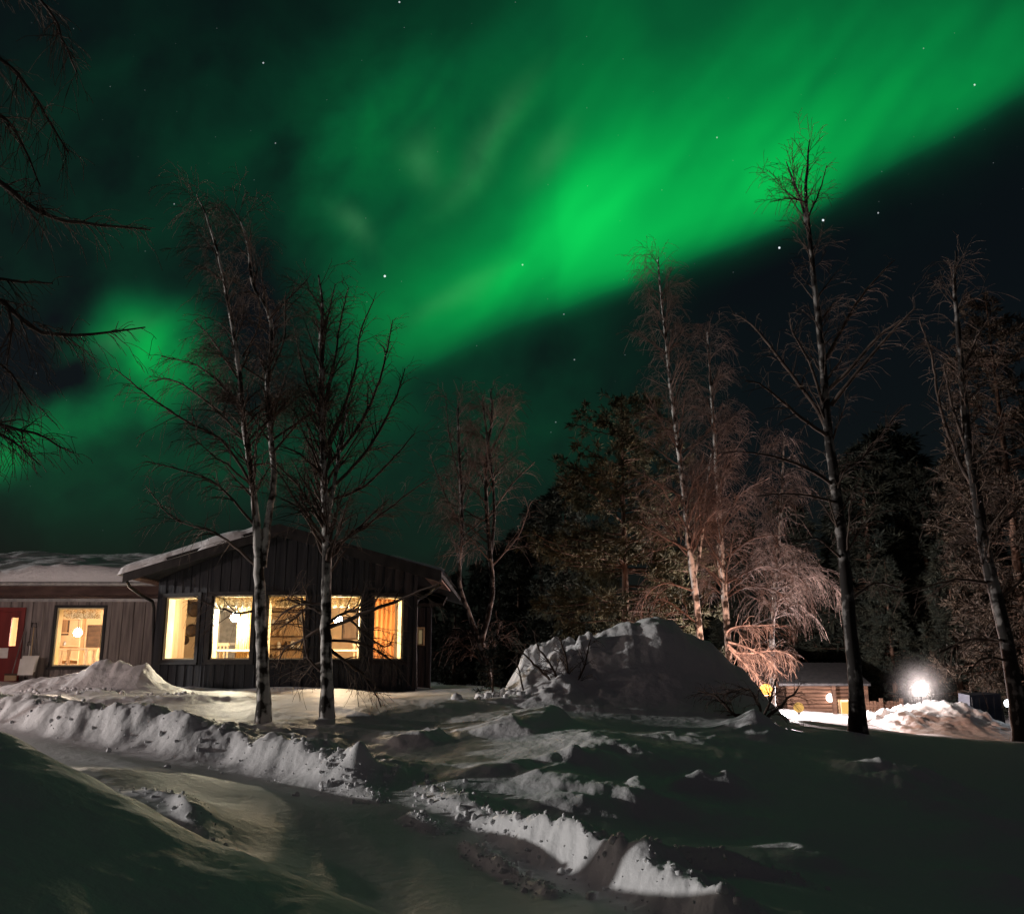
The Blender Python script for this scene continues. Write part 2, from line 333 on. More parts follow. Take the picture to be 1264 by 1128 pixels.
def seg_dist(x, y, pl):
    """signed distance to a polyline (positive = right of travel) and parameter 0..1"""
    best = np.full(x.shape, 1e9); sgn = np.zeros(x.shape); par = np.zeros(x.shape); n = len(pl) - 1
    for i in range(n):
        ax, ay = pl[i][:2]; bx, by = pl[i+1][:2]; dx, dy = bx-ax, by-ay; l2 = dx*dx+dy*dy
        t = np.clip(((x-ax)*dx+(y-ay)*dy)/l2, 0, 1); qx = ax+t*dx; qy = ay+t*dy
        d = np.hypot(x-qx, y-qy); c = (x-ax)*dy-(y-ay)*dx
        m = d < best; best = np.where(m, d, best); sgn = np.where(m, np.sign(c), sgn); par = np.where(m, (i+t)/n, par)
    return best*sgn, par
def pxl(pts): return [P(*p) for p in pts]
RIDGES = [  # polyline (pixel,pixel,distance), height profile, width near side, width far side, lump
 ([(-150,874,19),(0,884,17),(100,893,15.6),(200,899,14.7),(300,907,13.9),(380,924,12.8),(440,948,11.9),(485,962,11.3)], [.30,.36,.40,.42,.40,.36,.24,.08], .32, .9, .42),
 ([(400,948,12.0),(470,985,10.7)], [.10,.03], .12, .2, .7),
 ([(520,968,11.3),(570,995,10.4),(620,1020,9.7),(655,1036,9.2),(750,1080,8.2),(860,1132,7.15),(950,1180,6.4)], [.04,.09,.14,.26,.30,.28,.22], .17, .30, .6),
 ([(570,1030,9.4),(620,1060,8.6),(690,1102,7.7)], [.05,.06,.05], .07, .1, .9),
 ([(500,1000,10.2),(545,1018,9.7)], [.05,.03], .08, .15, .8),
 ([(760,1041,9.0),(830,1047,8.85),(905,1055,8.7),(1010,1068,8.4)], [.06,.12,.12,.05], .08, .16, .8),
 ([(640,975,11.4),(700,985,11),(800,1000,10.6),(900,1016,10.3),(1040,1040,9.8)], [.04,.14,.15,.12,.05], .4, .5, .35),
 ([(690,905,15),(760,935,13),(860,945,12.6),(960,930,13.6)], [.08,.16,.14,.06], .5, .8, .4),
 ([(1000,925,15),(1090,960,12.8),(1200,985,11.9),(1290,1000,11.6)], [.05,.16,.16,.1], .5, .8, .4),
 ([(430,890,16.2),(500,879,17),(600,871,18),(690,866,18.2)], [.06,.12,.16,.22], .5, 1.0, .15),
 ([(640,905,14.6),(688,880,16.2)], [.10,.22], .25, .7, .3),
 ([(480,920,14.6),(545,905,15.2)], [.08,.14], .3, .6, .6),
 ([(560,905,15),(640,895,15.2)], [.05,.1], .3, .6, .4),
 ([(90,872,18.6),(200,868,19),(330,868,19.4)], [.08,.10,.05], .35, .8, .7),
 ([(0,856,22),(120,862,20.5),(230,852,22)], [.1,.12,.08], .5, .9, .8),
 ([(165,952,10),(225,965,9.6),(262,1012,8.3),(320,1090,7.0)], [.04,.08,.08,.05], .12, .25, .6),
]
RW = [(pxl(p), hh, wn, wf, lu) for p, hh, wn, wf, lu in RIDGES]
LUMPS = [(880,974,11.6,.20,.42,.26),(905,978,11.6,.10,.5,.3),(790,985,11,.12,.14,.3),(830,1088,7.9,.16,.26,.16),(805,1082,8.0,.10,.24,.2),(742,1052,8.7,.13,.22,.14),(935,902,15.8,.14,.5,.6),(860,925,14.5,.14,.8,.6),(1130,955,13.2,.2,.7,.5),(1000,1045,9.3,.16,.5,.3),(720,955,12.2,.22,.5,.4),(1210,1040,9.5,.14,.5,.4),(900,1118,7.4,.08,.25,.12),(520,915,14.6,.10,.5,.3),(443,952,11.75,.16,.16,.2),(930,905,15.5,.16,.4,.6),(1180,1000,11,.08,.8,.5),(700,1000,10.4,.08,1.6,.3),(640,960,11.6,.1,.8,.5)]
LW = [(P(a, b, c), hh, w1, w2) for a, b, c, hh, w1, w2 in LUMPS]
ROADW = pxl([(-250,893,18),(0,903,15.6),(150,935,13),(300,975,11.2),(430,1010,10),(520,1070,8.5),(600,1150,6.7)]) + [np.array([1.0, 3, 0]), np.array([1.5, -6, 0])]
def H(x, y):
    x = np.asarray(x, float); y = np.asarray(y, float)
    z = base_h(x, y)
    rd, _ = seg_dist(x, y, ROADW); road = np.exp(-(rd/1.3)**2)
    r = np.hypot(x, y); near = np.clip(1.3 - r/60, .15, 1)
    rough = (1 - .85*road)
    z = z + rough * (.12*fbm(x*.38, y*.38, 3, 2) + .05*fbm(x*1.1, y*1.1, 11, 3)*(.5-.34*np.tanh(x))) * np.clip(r/6, .4, 1.0)
    z = z + near * rough * .009*fbm(x*4.5, y*4.5, 21, 3) + near*.004*fbm(x*9, y*9, 31, 2)
    bk = np.exp(-(((x+3.2)/2.2)**2+((y-5.2)/2.2)**2)); z = z + bk*(.16*fbm(x*.9+y*.5, y*.6, 51, 2)+.05*fbm(x*2.6, y*1.6, 53, 2))
    z = z + road*.02*np.sin(rd*5.2 + 1.0) 
    for pl, hh, wn, wf, lu in RW:
        d, t = seg_dist(x, y, pl); m = np.abs(d) < 3.5*max(wn, wf)
        if not m.any(): continue
        # near side = towards camera, i.e. right of travel for left-to-right lines
        wob = 1 + .5*fbm(x*1.7, y*1.7, 5, 2); w_ = np.where(d > 0, wn, wf)*wob
        height = np.interp(t, np.linspace(0, 1, len(hh)), hh)
        lump = 1 + lu*(1.0*fbm(x*1.6, y*1.6, 41, 3) + .30*vnoise(x*9, y*9, 44))
        prof_ = np.exp(-np.abs(d/w_)**np.where(d > 0, 2.2, 2.0))
        endf = np.clip(t*12, 0, 1)*np.clip((1-t)*12, 0, 1)
        chunk = lu*.085*np.clip(vnoise(x*6, y*6, 47)+vnoise(x*13, y*13, 48)*.7+vnoise(x*24, y*24, 49)*.4, -.35, .55)*np.exp(-np.abs(d/(w_*1.5))**2)*np.minimum(height/.25, 1)
        z = z + endf*(height*prof_*np.clip(lump, .15, 1.9) + chunk)
    for q, hh, w1, w2 in LW:
        d = ((x-q[0])/w1)**2 + ((y-q[1])/w2)**2; z = z + hh*np.exp(-d)*(1 + .8*fbm(x*3, y*3, 77, 2))
    return z
def Hs(x, y): return float(H(np.array([x]), np.array([y]))[0])
azs = np.concatenate([np.linspace(-math.pi, -.62, 60)[:-1], np.linspace(-.62, .62, 900), np.linspace(.62, math.pi, 60)[1:]])
rad = np.concatenate([np.linspace(.4, 3.2, 16)[:-1], np.geomspace(3.2, 32, 560)[:-1], np.geomspace(32, 600, 110)])
AZ, RA = np.meshgrid(azs, rad); gx = RA*np.sin(AZ); gy = RA*np.cos(AZ); gz = H(gx, gy)
gv = np.stack([gx, gy, gz], -1).reshape(-1, 3); nr, na = AZ.shape
ii = np.arange(nr*na).reshape(nr, na)
gf = np.stack([ii[:-1, :-1], ii[:-1, 1:], ii[1:, 1:], ii[1:, :-1]], -1).reshape(-1, 4)
g = mk('snow_ground', gv, gf[:, ::-1].copy(), SNOW, smooth=True); g['kind'] = 'structure'

def snow_heap(name, label, Yc, wy, prof, lumpf, lumpamp, yfront=None, mat_=SNOWP, res=.05, tilt=0):
    """heap whose crest follows prof [(px,py)] at distance Yc; bell shaped across"""
    pw = np.array([P(a, b, Yc) for a, b in prof]); x0, x1 = pw[0, 0]-.3, pw[-1, 0]+.3
    xs = np.arange(x0, x1, res); ys = np.arange(Yc-2.6*wy, Yc+2.4*wy, res); GX, GY = np.meshgrid(xs, ys)
    cr = np.interp(GX, pw[:, 0], pw[:, 2]) + wy*(.09*vnoise(GX*1.9, GX*0+.5+GY*.25, 96) + .055*vnoise(GX*4.6, GY*.6, 97) + .03*vnoise(GX*10, GY*1.5, 98))
    g0 = base_h(GX, GY)
    sh = tilt*(GX-(x0+x1)/2)
    bell = np.exp(-np.abs((GY-Yc-sh)/wy)**2.1)
    edge_ = np.clip((GX-x0)/.5, 0, 1)*np.clip((x1-GX)/.5, 0, 1)
    hh = np.maximum(cr-base_h(GX, np.full_like(GX, Yc)), 0)*edge_
    z = g0 + hh*bell
    z = z + lumpf(GX, GY)*np.clip(hh*bell*1.6, 0, 1)*lumpamp + .05*fbm(GX*3, GY*3, 91, 3)*np.clip(hh*bell*2, 0, 1)
    z = z + .10*fbm(GX*1.2, GY*1.2, 95, 2)*np.clip(hh*bell*1.5, 0, 1) - .14*(1-np.clip(hh*bell/.05, 0, 1)) - .015
    V = np.stack([GX, GY, z], -1).reshape(-1, 3); a, b = GX.shape; jj = np.arange(a*b).reshape(a, b)
    fc = np.stack([jj[:-1, :-1], jj[:-1, 1:], jj[1:, 1:], jj[1:, :-1]], -1).reshape(-1, 4)
    c = P(prof[len(prof)//2][0], 880, Yc)
    return tag(mk(name, V, fc, mat_, smooth=True, base=(c[0], c[1], Hs(c[0], c[1]))), label, 'snow pile')
def chunky(sel, xl):
    def f(x, y):
        w = 1/(1+np.exp((x-xl)/.25))*sel + (1-sel)
        return w*(.8*fbm(x*1.3, y*1.3, 61, 2) + np.clip(vnoise(x*3.4, y*3.4, 62), -.12, .2)*.85 + np.clip(vnoise(x*7.5, y*7.5, 64), -.15, .25)*.34 + .09*vnoise(x*15, y*15, 65)) + .25*fbm(x*.9, y*.9, 63, 2)
    return f
snow_heap('snow_pile', 'tall ploughed snow pile in the middle, its left face broken into lit clods', 20, 1.5,
          [(600,880),(622,850),(645,825),(680,806),(715,790),(745,777),(775,762),(800,762),(835,772),(880,792),(915,822),(938,852),(958,892)], chunky(.9, P(730, 800, 20)[0]), .6, res=.035, tilt=.12)
snow_heap('snow_pile', 'lumpy snow pile shovelled up under the window of the low wing', 21.8, .75,
          [(-70,852),(-30,848),(0,846),(30,838),(60,834),(95,831),(118,822),(140,819),(165,823),(185,826),(200,838),(235,850)], chunky(.3, 0), .26, res=.03)
snow_heap('snow_pile', 'brightly lit snow pile below the glowing yard lamp', 32, 2.6,
          [(1030,898),(1062,890),(1085,882),(1115,873),(1150,868),(1178,868),(1192,870),(1215,884),(1240,900),(1262,915)], chunky(.5, P(1200, 870, 32)[0]), .3, res=.06)

# ------------------------------------------------------------------ trees
RSC = 1.0
def smooth_path(pts, step=.16, wob=.005, seed=0):
    p = np.array(pts, float); n = len(p)
    d = np.concatenate([[0], np.cumsum(np.linalg.norm(np.diff(p[:, :3], axis=0), axis=1))])
    m = max(4, int(d[-1]/step)); s = np.linspace(0, d[-1], m)
    out = np.zeros((m, 4))
    ext = np.vstack([2*p[0]-p[1], p, 2*p[-1]-p[-2]])
    for j, sv in enumerate(s):
        i = min(np.searchsorted(d, sv, side='right')-1, n-2); t = (sv-d[i])/(d[i+1]-d[i]+1e-9)
        a, b, c, e = ext[i], ext[i+1], ext[i+2], ext[i+3]
        out[j] = .5*((2*b)+(-a+c)*t+(2*a-5*b+4*c-e)*t*t+(-a+3*b-3*c+e)*t**3)
    r = np.random.default_rng(seed); w = r.normal(0, wob, (m, 3)); w[0] = 0
    out[:, :3] += w; out[:, 3] = np.maximum(out[:, 3], .004)*RSC
    return out
def resample(path, k):
    i = np.linspace(0, len(path)-1, k); lo = np.floor(i).astype(int); hi = np.minimum(lo+1, len(path)-1); f = (i-lo)[:, None]
    return path[lo]*(1-f)+path[hi]*f
def grow(parents, prad, n, L0, L1, ang, droop, up, r_, t0=.15, t1=1., k=5, rfac=.5, rmin=.003, wob=.06, flat=None):
    """n child branches on random spots of the parent polylines (m,k,3)"""
    m, kk, _ = parents.shape
    plen = np.linalg.norm(np.diff(parents, axis=1), axis=2).sum(1); pi = r_.choice(m, n, p=plen/plen.sum())
    t = r_.uniform(t0, t1, n); f = t*(kk-1); i0 = np.minimum(f.astype(int), kk-2); ff = (f-i0)[:, None]
    o = parents[pi, i0]*(1-ff)+parents[pi, i0+1]*ff; tg = parents[pi, i0+1]-parents[pi, i0]; tg /= np.linalg.norm(tg, axis=1, keepdims=True)+1e-9
    rr = prad[pi, i0]*(1-ff[:, 0])+prad[pi, i0+1]*ff[:, 0]
    rv = r_.normal(size=(n, 3)); pr = rv-(rv*tg).sum(1, keepdims=True)*tg; pr /= np.linalg.norm(pr, axis=1, keepdims=True)+1e-9
    a = np.radians(r_.normal(ang, 12, n))[:, None]; d = tg*np.cos(a)+pr*np.sin(a); d[:, 2] += up; d /= np.linalg.norm(d, axis=1, keepdims=True)
    ln = r_.uniform(L0, L1, n)*(1.2-.8*t)
    s = np.linspace(0, 1, k)
    pts = o[:, None]+d[:, None]*(ln[:, None]*s)[..., None]
    pts[:, :, 2] -= (droop*ln[:, None]*(s**2)*r_.uniform(.5, 1.4, (n, 1)))
    w = np.cumsum(r_.normal(0, 1, (n, k, 3))*(wob*ln/k)[:, None, None], axis=1); w[:, 0] = 0; pts += w
    rad_ = np.maximum(np.minimum(rr*rfac, ln*.02+.002)[:, None]*(1-.8*s)[None], rmin)
    return pts, rad_
class Acc:
    def __init__(s): s.v = []; s.f = []; s.n = 0
    def add(s, V, Fc): s.v.append(V); s.f.append(Fc+s.n); s.n += len(V)
    def build(s, name, m, parent, smooth=False): return mk(name, np.vstack(s.v), np.vstack(s.f), m, parent, smooth)
def topath(pts, Y, dY=0, seed=0):
    """[(px,py,radius_px)] -> world path with radius; depth drifts by dY along it"""
    n = len(pts); out = []
    for i, (a, b, c) in enumerate(pts):
        y = Y+dY*i/max(1, n-1); out.append([*P(a, b, y), c*y/F])
    return smooth_path(out, seed=seed)
def birch(label, Y, trunks, limbs, seed, bark=None, twig=None, n1=60, n2=500, n3=1400, L1=(.8, 2.0), L2=(.4, 1.0), L3=(.2, .5), droop=(.25, .5, .9), up=.35, ang=55, t0=.3, rmin=.0035, group='birch trees', root=None, limb_w=1.0, cat='tree', spray=None):
    r_ = np.random.default_rng(seed)
    tp = [topath(t, Y, dY=r_.uniform(-.3, .3) if j else 0, seed=seed+j) for j, t in enumerate(trunks)]
    b0 = tp[0][0]
    if root is None:
        gz_ = Hs(b0[0], b0[1]); t_ = thing('birch_tree', label, cat, (b0[0], b0[1], gz_), group)
        if b0[2] > gz_-.1:
            ext = np.array([[b0[0], b0[1], gz_-.25, b0[3]*1.25]]); tp[0] = np.vstack([ext, tp[0]])
    else: t_ = thing('birch_tree', label, cat, root, group)
    for p in tp:
        rr = p[:, 3].copy(); rr[:6] *= np.linspace(1.3, 1, 6)[:len(rr[:6])] if p is tp[0] else 1
        V, Fc = tubes(p[None, :, :3], rr[None], 10)
        mk('trunk', V, Fc, bark or BARK, t_, True)
    lp = [topath(l, Y, dY=r_.uniform(-1.2, 1.2)*limb_w, seed=seed+20+j) for j, l in enumerate(limbs)]
    K = 14
    par = np.stack([resample(p, K) for p in tp+lp]); PP, PR = par[..., :3], par[..., 3]
    acc = Acc()
    for p in lp:
        V, Fc = tubes(p[None, :, :3], p[None, :, 3], 6); acc.add(V, Fc)
    sel = np.arange(len(tp))
    c1 = grow(PP[sel], PR[sel], n1, *L1, ang, droop[0], up, r_, t0, 1, 8, .45, rmin, wob=.10)
    V, Fc = tubes(*c1, 4); acc.add(V, Fc)
    pa = np.concatenate([c1[0], np.stack([resample(np.c_[p, pr], 8)[:, :3] for p, pr in zip(PP[len(tp):], PR[len(tp):])])]) if lp else c1[0]
    pr = np.concatenate([c1[1], np.stack([resample(np.c_[p, q], 8)[:, 3] for p, q in zip(PP[len(tp):], PR[len(tp):])])]) if lp else c1[1]
    c2 = grow(pa, pr, n2, *L2, 42, droop[1], up*.4, r_, .2, 1, 6, .55, rmin, wob=.12)
    V, Fc = tubes(*c2, 3); acc.add(V, Fc)
    c3 = grow(np.concatenate([resample3(pa, 6), c2[0]]), np.concatenate([resample3(pr[..., None], 6)[..., 0], c2[1]]), n3, *L3, 38, droop[2], 0, r_, .2, 1, 5, .6, rmin*.9, wob=.14)
    V, Fc = tubes(*c3, 3); acc.add(V, Fc)
    acc.build('crown', twig or TWIG, t_)
    if spray:
        sp_l = [topath(l, Y-1.2, dY=-.6, seed=seed+60+j) for j, l in enumerate(spray)]; ac = Acc()
        for p in sp_l: ac.add(*tubes(p[None, :, :3], p[None, :, 3], 7))
        pp = np.stack([resample(p, 10) for p in sp_l])
        g1 = grow(pp[..., :3], pp[..., 3], 34*len(sp_l), .2, .7, 55, .55, .05, r_, .1, 1, 7, .6, .0055, wob=.22); ac.add(*tubes(*g1, 4))
        g2 = grow(g1[0], g1[1], 90*len(sp_l), .12, .4, 45, .7, 0, r_, .2, 1, 5, .8, .0045, wob=.28); ac.add(*tubes(*g2, 3))
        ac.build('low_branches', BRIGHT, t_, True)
    return t_
def resample3(a, k):
    kk = a.shape[1]; i = np.linspace(0, kk-1, k); lo = np.floor(i).astype(int); hi = np.minimum(lo+1, kk-1); f = (i-lo)[None, :, None]
    return a[:, lo]*(1-f)+a[:, hi]*f

RSC = .80
birch('tall twin-stemmed birch before the house, leaning left, white bark', 16,
  [[(325,893,10.5),(325,840,9.5),(322,760,8.5),(319,690,7.5),(316,640,6),(311,590,5),(301,520,4.4),(293,440,3.6),(283,380,3),(271,320,2.4),(256,270,1.6),(243,240,.9)],
   [(324,700,6.5),(331,640,5.5),(338,590,5),(334,530,4.5),(330,470,4),(336,420,3.6),(331,385,3),(312,350,2.6),(307,310,2.2),(300,280,1.5),(288,258,.8)]],
  [[(312,600,2.6),(275,545,2.2),(230,520,1.8),(185,490,1.4),(142,455,.8)],[(305,545,2.2),(260,500,1.7),(215,470,1.3),(185,470,.8)],[(300,505,2),(250,455,1.4),(200,440,.8)],
   [(316,650,2.4),(270,600,1.8),(225,580,1.2),(180,570,.7)],[(296,470,1.8),(262,420,1.2),(240,395,.7)],[(336,560,2),(370,520,1.5),(395,505,.8)],[(332,395,2),(355,370,1.4),(380,345,.7)],
   [(318,700,2.4),(270,660,1.8),(215,640,1.1),(180,600,.6)],[(330,470,1.8),(350,420,1.4),(352,360,.8)],[(300,440,1.6),(320,400,1),(318,360,.6)],
   [(322,752,2.2),(295,757,1.8),(277,752,1.5),(262,748,1),(238,735,.7)]],
  101, n1=110, n2=1100, n3=3400, rmin=.0036, droop=(.12, .35, .55))
birch('single birch right of the twin one, broom of steep limbs at its top', 16.2,
  [[(404,886,10),(403,830,9),(402,770,8),(404,700,7.5),(403,650,7),(400,590,6),(398,530,5),(397,470,4.2),(396,420,3.4),(398,380,2.4),(394,340,1.2)],
   [(404,640,4),(412,600,3.2),(418,560,2.8),(424,530,2.2),(428,500,1.4)]],
  [[(399,560,3),(425,500,2.6),(440,450,2),(445,410,1.4),(462,370,.8)],[(400,580,3),(440,530,2.6),(465,480,2),(478,430,1.4),(485,395,.7)],[(402,610,3),(450,560,2.4),(485,500,1.8),(500,455,.8)],
   [(398,510,2.6),(412,450,2),(420,400,1.5),(430,355,.7)],[(397,460,2),(402,410,1.4),(414,350,.7)],[(398,520,2.4),(378,470,1.8),(368,430,1),(362,400,.6)],[(402,620,2.5),(450,600,2),(490,560,1.3),(512,535,.7)],
   [(404,680,2.6),(450,650,2),(490,620,1.3),(530,590,.8)],[(401,590,2.2),(370,560,1.6),(345,550,.8)],
   [(404,775,3.4),(430,765,3),(465,750,2.6),(490,742,2.2),(515,730,1.5),(540,722,.8)],[(404,770,2.8),(425,755,2.2),(445,752,1.6),(448,735,1),(440,725,.6)],[(405,800,3),(425,815,2.4),(445,830,1.8),(460,850,1.2),(470,872,.8)],
   [(405,790,2.6),(440,792,2),(470,805,1.6),(490,822,1)],[(404,760,2.6),(380,750,2),(362,765,1.5),(345,775,.9)],[(404,770,2.6),(372,790,2),(352,800,1.4),(340,825,.8)],[(404,745,2.6),(375,745,2),(352,755,1.5),(338,770,.8)],[(370,745,1.6),(355,738,1.2),(375,725,.7)],[(398,830,2.2),(380,810,1.8),(374,770,1.4),(372,735,.8)],[(430,762,2),(448,780,1.6),(478,800,1.2),(486,782,.8)],[(404,815,1.8),(385,822,1.2),(368,842,.7)]],
  102, n1=80, n2=800, n3=2600, rmin=.0036, droop=(.05, .2, .35), up=.55, ang=42)
RSC = 1.0
birch('forked pale birch between the house and the snow pile', 28,
  [[(604,862,5),(602,830,4.6),(596,800,4.4),(592,790,4.2)],
   [(592,792,4),(578,755,3.2),(567,720,2.8),(570,660,2.6),(569,600,2.2),(566,545,1.8),(565,500,1.2)],
   [(594,792,3.8),(606,745,3.2),(608,720,3),(603,660,2.8),(600,610,2.4),(601,560,2),(607,520,1.6),(606,480,.9)],
   [(605,690,2.2),(610,640,2),(608,590,1.7),(600,530,1.3),(595,490,.8)]],
  [[(602,640,1.2),(630,600,1),(660,570,.6)],[(600,600,1.2),(575,560,.9),(550,530,.5)],[(606,700,1.4),(640,660,1),(655,620,.6)],[(568,650,1.2),(545,600,.9),(530,560,.5)],[(604,560,1.2),(625,520,.9),(635,480,.5)],[(568,600,1.1),(555,540,.8),(550,490,.5)]],
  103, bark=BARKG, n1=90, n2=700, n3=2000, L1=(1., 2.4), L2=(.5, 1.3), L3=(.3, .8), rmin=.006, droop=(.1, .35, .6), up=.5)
RSC = .74
birch('tall slim birch rising behind the snow pile, lit from below', 30,
  [[(868,880,6.5),(865,800,5.6),(858,730,5.2),(850,670,4.8),(843,600,4.3),(836,540,4),(828,480,3.2),(822,420,2.6),(816,365,1.8),(812,318,1)],
   [(856,712,4),(862,690,3.2),(868,650,2.6),(873,600,2),(878,560,1)]],
  [[(852,690,1.8),(820,650,1.4),(790,620,.8)],[(845,620,1.6),(870,580,1.2),(890,560,.7)],[(840,560,1.4),(810,510,1),(795,480,.6)],[(858,730,1.8),(820,720,1.4),(795,740,1.1),(790,780,.7)],[(862,770,1.6),(820,740,1.2),(800,745,.7)],[(830,500,1.3),(850,450,.9),(862,420,.5)]],
  104, n1=130, n2=1000, n3=3200, L1=(.8, 2.6), L2=(.4, 1.3), L3=(.25, .8), rmin=.005, droop=(.05, .3, .6), up=.45, twig=TWIGL)
birch('slim birch with low bright hanging twigs beside the lantern', 31,
  [[(902,880,6.5),(899,800,5.8),(895,740,5.2),(890,670,4.6),(886,600,4),(882,540,3.2),(877,470,2.4),(873,410,1.2)],
   [(897,780,4.4),(893,740,3.6),(888,700,2.6),(884,660,1.4)]],
  [[(900,800,2.6),(912,808,2.2),(925,806,1.9),(945,802,1.6),(965,803,1.2),(980,812,.7)],[(898,790,2.4),(905,775,2),(935,776,1.5),(970,772,.9)],[(897,738,2),(920,725,1.6),(955,728,1.3),(975,745,1)],[(893,690,1.8),(930,665,1.4),(970,660,.8)],[(890,650,1.6),(915,610,1.2),(950,590,.7)],
   [(897,720,1.8),(940,700,1.4),(985,712,1.1),(1005,740,.8)],[(900,800,2.2),(915,820,1.8),(930,830,1.4),(940,845,.9)],[(900,798,2.2),(920,815,1.7),(945,818,1.3),(960,835,.8)],[(886,600,1.5),(905,560,1),(925,530,.6)],[(895,730,1.6),(870,700,1.2),(850,690,.7)],[(902,795,2),(925,800,1.6),(950,812,1.3),(975,800,.8)]],
  105, n1=100, n2=900, n3=3200, L1=(.9, 2.4), L2=(.4, 1.2), L3=(.25, .8), rmin=.005, droop=(.08, .35, .7), up=.4, twig=TWIGL,
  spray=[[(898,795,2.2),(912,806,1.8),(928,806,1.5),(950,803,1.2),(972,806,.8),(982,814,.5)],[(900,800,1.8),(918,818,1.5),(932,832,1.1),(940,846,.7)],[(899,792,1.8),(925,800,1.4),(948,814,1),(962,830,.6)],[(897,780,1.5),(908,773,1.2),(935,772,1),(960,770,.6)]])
birch('thin birch standing among the lit twigs right of the snow pile', 34,
  [[(955,890,4.5),(953,800,3.8),(956,730,3.2),(962,660,2.6),(965,600,1.8),(968,540,.9)]],
  [[(956,730,1.6),(985,715,1.3),(1015,712,1.1),(1035,730,.8)],[(957,720,1.4),(990,700,1.1),(1022,705,.8)],[(955,760,1.4),(985,745,1.1),(1000,760,.7)]],
  115, n1=70, n2=500, n3=2000, L1=(.8, 2.2), L2=(.4, 1.2), L3=(.3, .8), rmin=.005, droop=(.15, .5, .9), up=.2, twig=TWIGL)
RSC = .9
birch('tall dark birch on the right with long bare forked limbs', 17.5,
  [[(1059,900,10.5),(1056,840,9.5),(1050,780,9),(1043,700,8.2),(1036,640,7.5),(1028,580,6.8),(1022,530,6.2),(1017,470,5.4),(1012,410,4.6),(1005,350,4),(1000,300,3.4),(995,250,2.6),(997,200,1.6),(999,172,.8)],
   [(1000,300,3),(992,260,2.2),(980,225,1.4),(970,200,.7)]],
  [[(1026,500,3.4),(1045,475,2.8),(1075,440,2.2),(1105,405,1.6),(1130,380,.9)],[(1024,480,3),(1050,455,2.6),(1085,415,2),(1112,395,1)],[(1018,445,2.8),(1040,405,2.2),(1060,370,1.7),(1090,335,1),(1105,320,.6)],
   [(1022,532,3.2),(1005,500,2.6),(975,460,2.2),(945,420,1.8),(925,398,1.4),(905,388,.8)],[(1024,540,3),(995,520,2.4),(965,495,1.9),(940,475,1.3),(920,470,.7)],[(1020,510,2.4),(1000,450,1.8),(978,410,1.2),(975,395,.7)],
   [(1032,600,2.8),(1000,580,2.3),(960,565,1.8),(915,558,1),(890,560,.6)],[(1030,590,2.6),(1070,560,2),(1100,520,1.4),(1118,500,.7)],[(1034,620,2.2),(985,610,1.6),(935,612,1)],[(997,270,1.8),(1012,235,1.2),(1020,205,.6)],[(995,250,1.6),(975,245,1),(950,250,.5)],[(1046,740,2),(1080,720,1.4),(1110,725,.8)],[(1040,690,2),(1010,665,1.4),(985,668,.8)]],
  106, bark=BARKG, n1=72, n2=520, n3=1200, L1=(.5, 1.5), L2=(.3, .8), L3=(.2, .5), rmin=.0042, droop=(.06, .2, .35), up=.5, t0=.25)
birch('crooked birch at the right edge leaning to the left', 19,
  [[(1262,910,11),(1252,850,10),(1242,790,9),(1228,730,8.5),(1216,680,8),(1207,620,7),(1197,565,6.2),(1192,520,5.4),(1187,460,4.4),(1182,400,3.4),(1178,350,2.4),(1180,310,1.2)]],
  [[(1205,610,2.8),(1180,560,2.4),(1160,500,2),(1150,440,1.4),(1135,395,.8)],[(1195,560,2.4),(1175,500,1.8),(1165,450,1)],[(1215,680,2.6),(1245,640,2),(1275,605,1.2)],[(1218,690,2),(1185,660,1.4),(1155,650,.8)],[(1222,720,2.4),(1185,715,1.9),(1150,722,1.3),(1110,735,.7)],[(1240,790,2.4),(1195,790,1.9),(1160,805,1.2)],[(1232,745,2.2),(1262,715,1.6),(1290,700,.8)],[(1187,460,1.8),(1205,420,1.3),(1220,395,.7)],[(1246,815,2),(1215,812,1.5),(1195,830,.9)],[(1200,580,2),(1225,545,1.5),(1240,500,.8)]],
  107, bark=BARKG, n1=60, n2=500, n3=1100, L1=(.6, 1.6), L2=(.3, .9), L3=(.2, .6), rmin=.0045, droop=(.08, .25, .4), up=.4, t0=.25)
RSC = 1.0
# the tree whose boughs reach in from the left edge
b9 = P(-190, 930, 9); b9z = Hs(b9[0], b9[1])
birch('dark drooping boughs of a near birch reaching in at the left edge', 9,
  [[(-190,930,20),(-185,700,16),(-175,450,13),(-160,200,10),(-140,-50,7),(-120,-200,4)]],
  [[(-160,120,6),(-80,170,5),(0,225,4),(50,262,3),(100,275,2.2),(185,284,1)],[(-170,320,6),(-80,345,4.6),(0,372,3.6),(45,408,2.8),(100,413,2),(180,404,.9)],[(-175,470,5),(-60,500,3.6),(0,525,2.4),(45,535,1.7),(90,560,.8)],[(-165,300,4.5),(-80,330,3),(0,345,2),(65,350,1)],
   [(-150,0,5),(-60,40,3.6),(20,90,2.4),(85,190,1)],[(-150,-60,5),(-40,-40,3.6),(50,0,2.4),(95,90,1)],[(-155,80,5),(-60,120,3.4),(10,150,2.2),(50,230,1)],[(-170,420,4),(-60,440,2.8),(0,450,1.8),(40,500,.9)],[(10,380,2),(14,410,1.6),(8,450,1)],[(-170,520,4),(-70,530,3),(0,535,2),(50,575,.8)]],
  108, bark=BARKG, n1=20, n2=450, n3=1700, L1=(.8, 1.6), L2=(.25, .7), L3=(.15, .45), rmin=.0032, droop=(.15, .35, .45), up=.1, t0=.3, limb_w=.5)

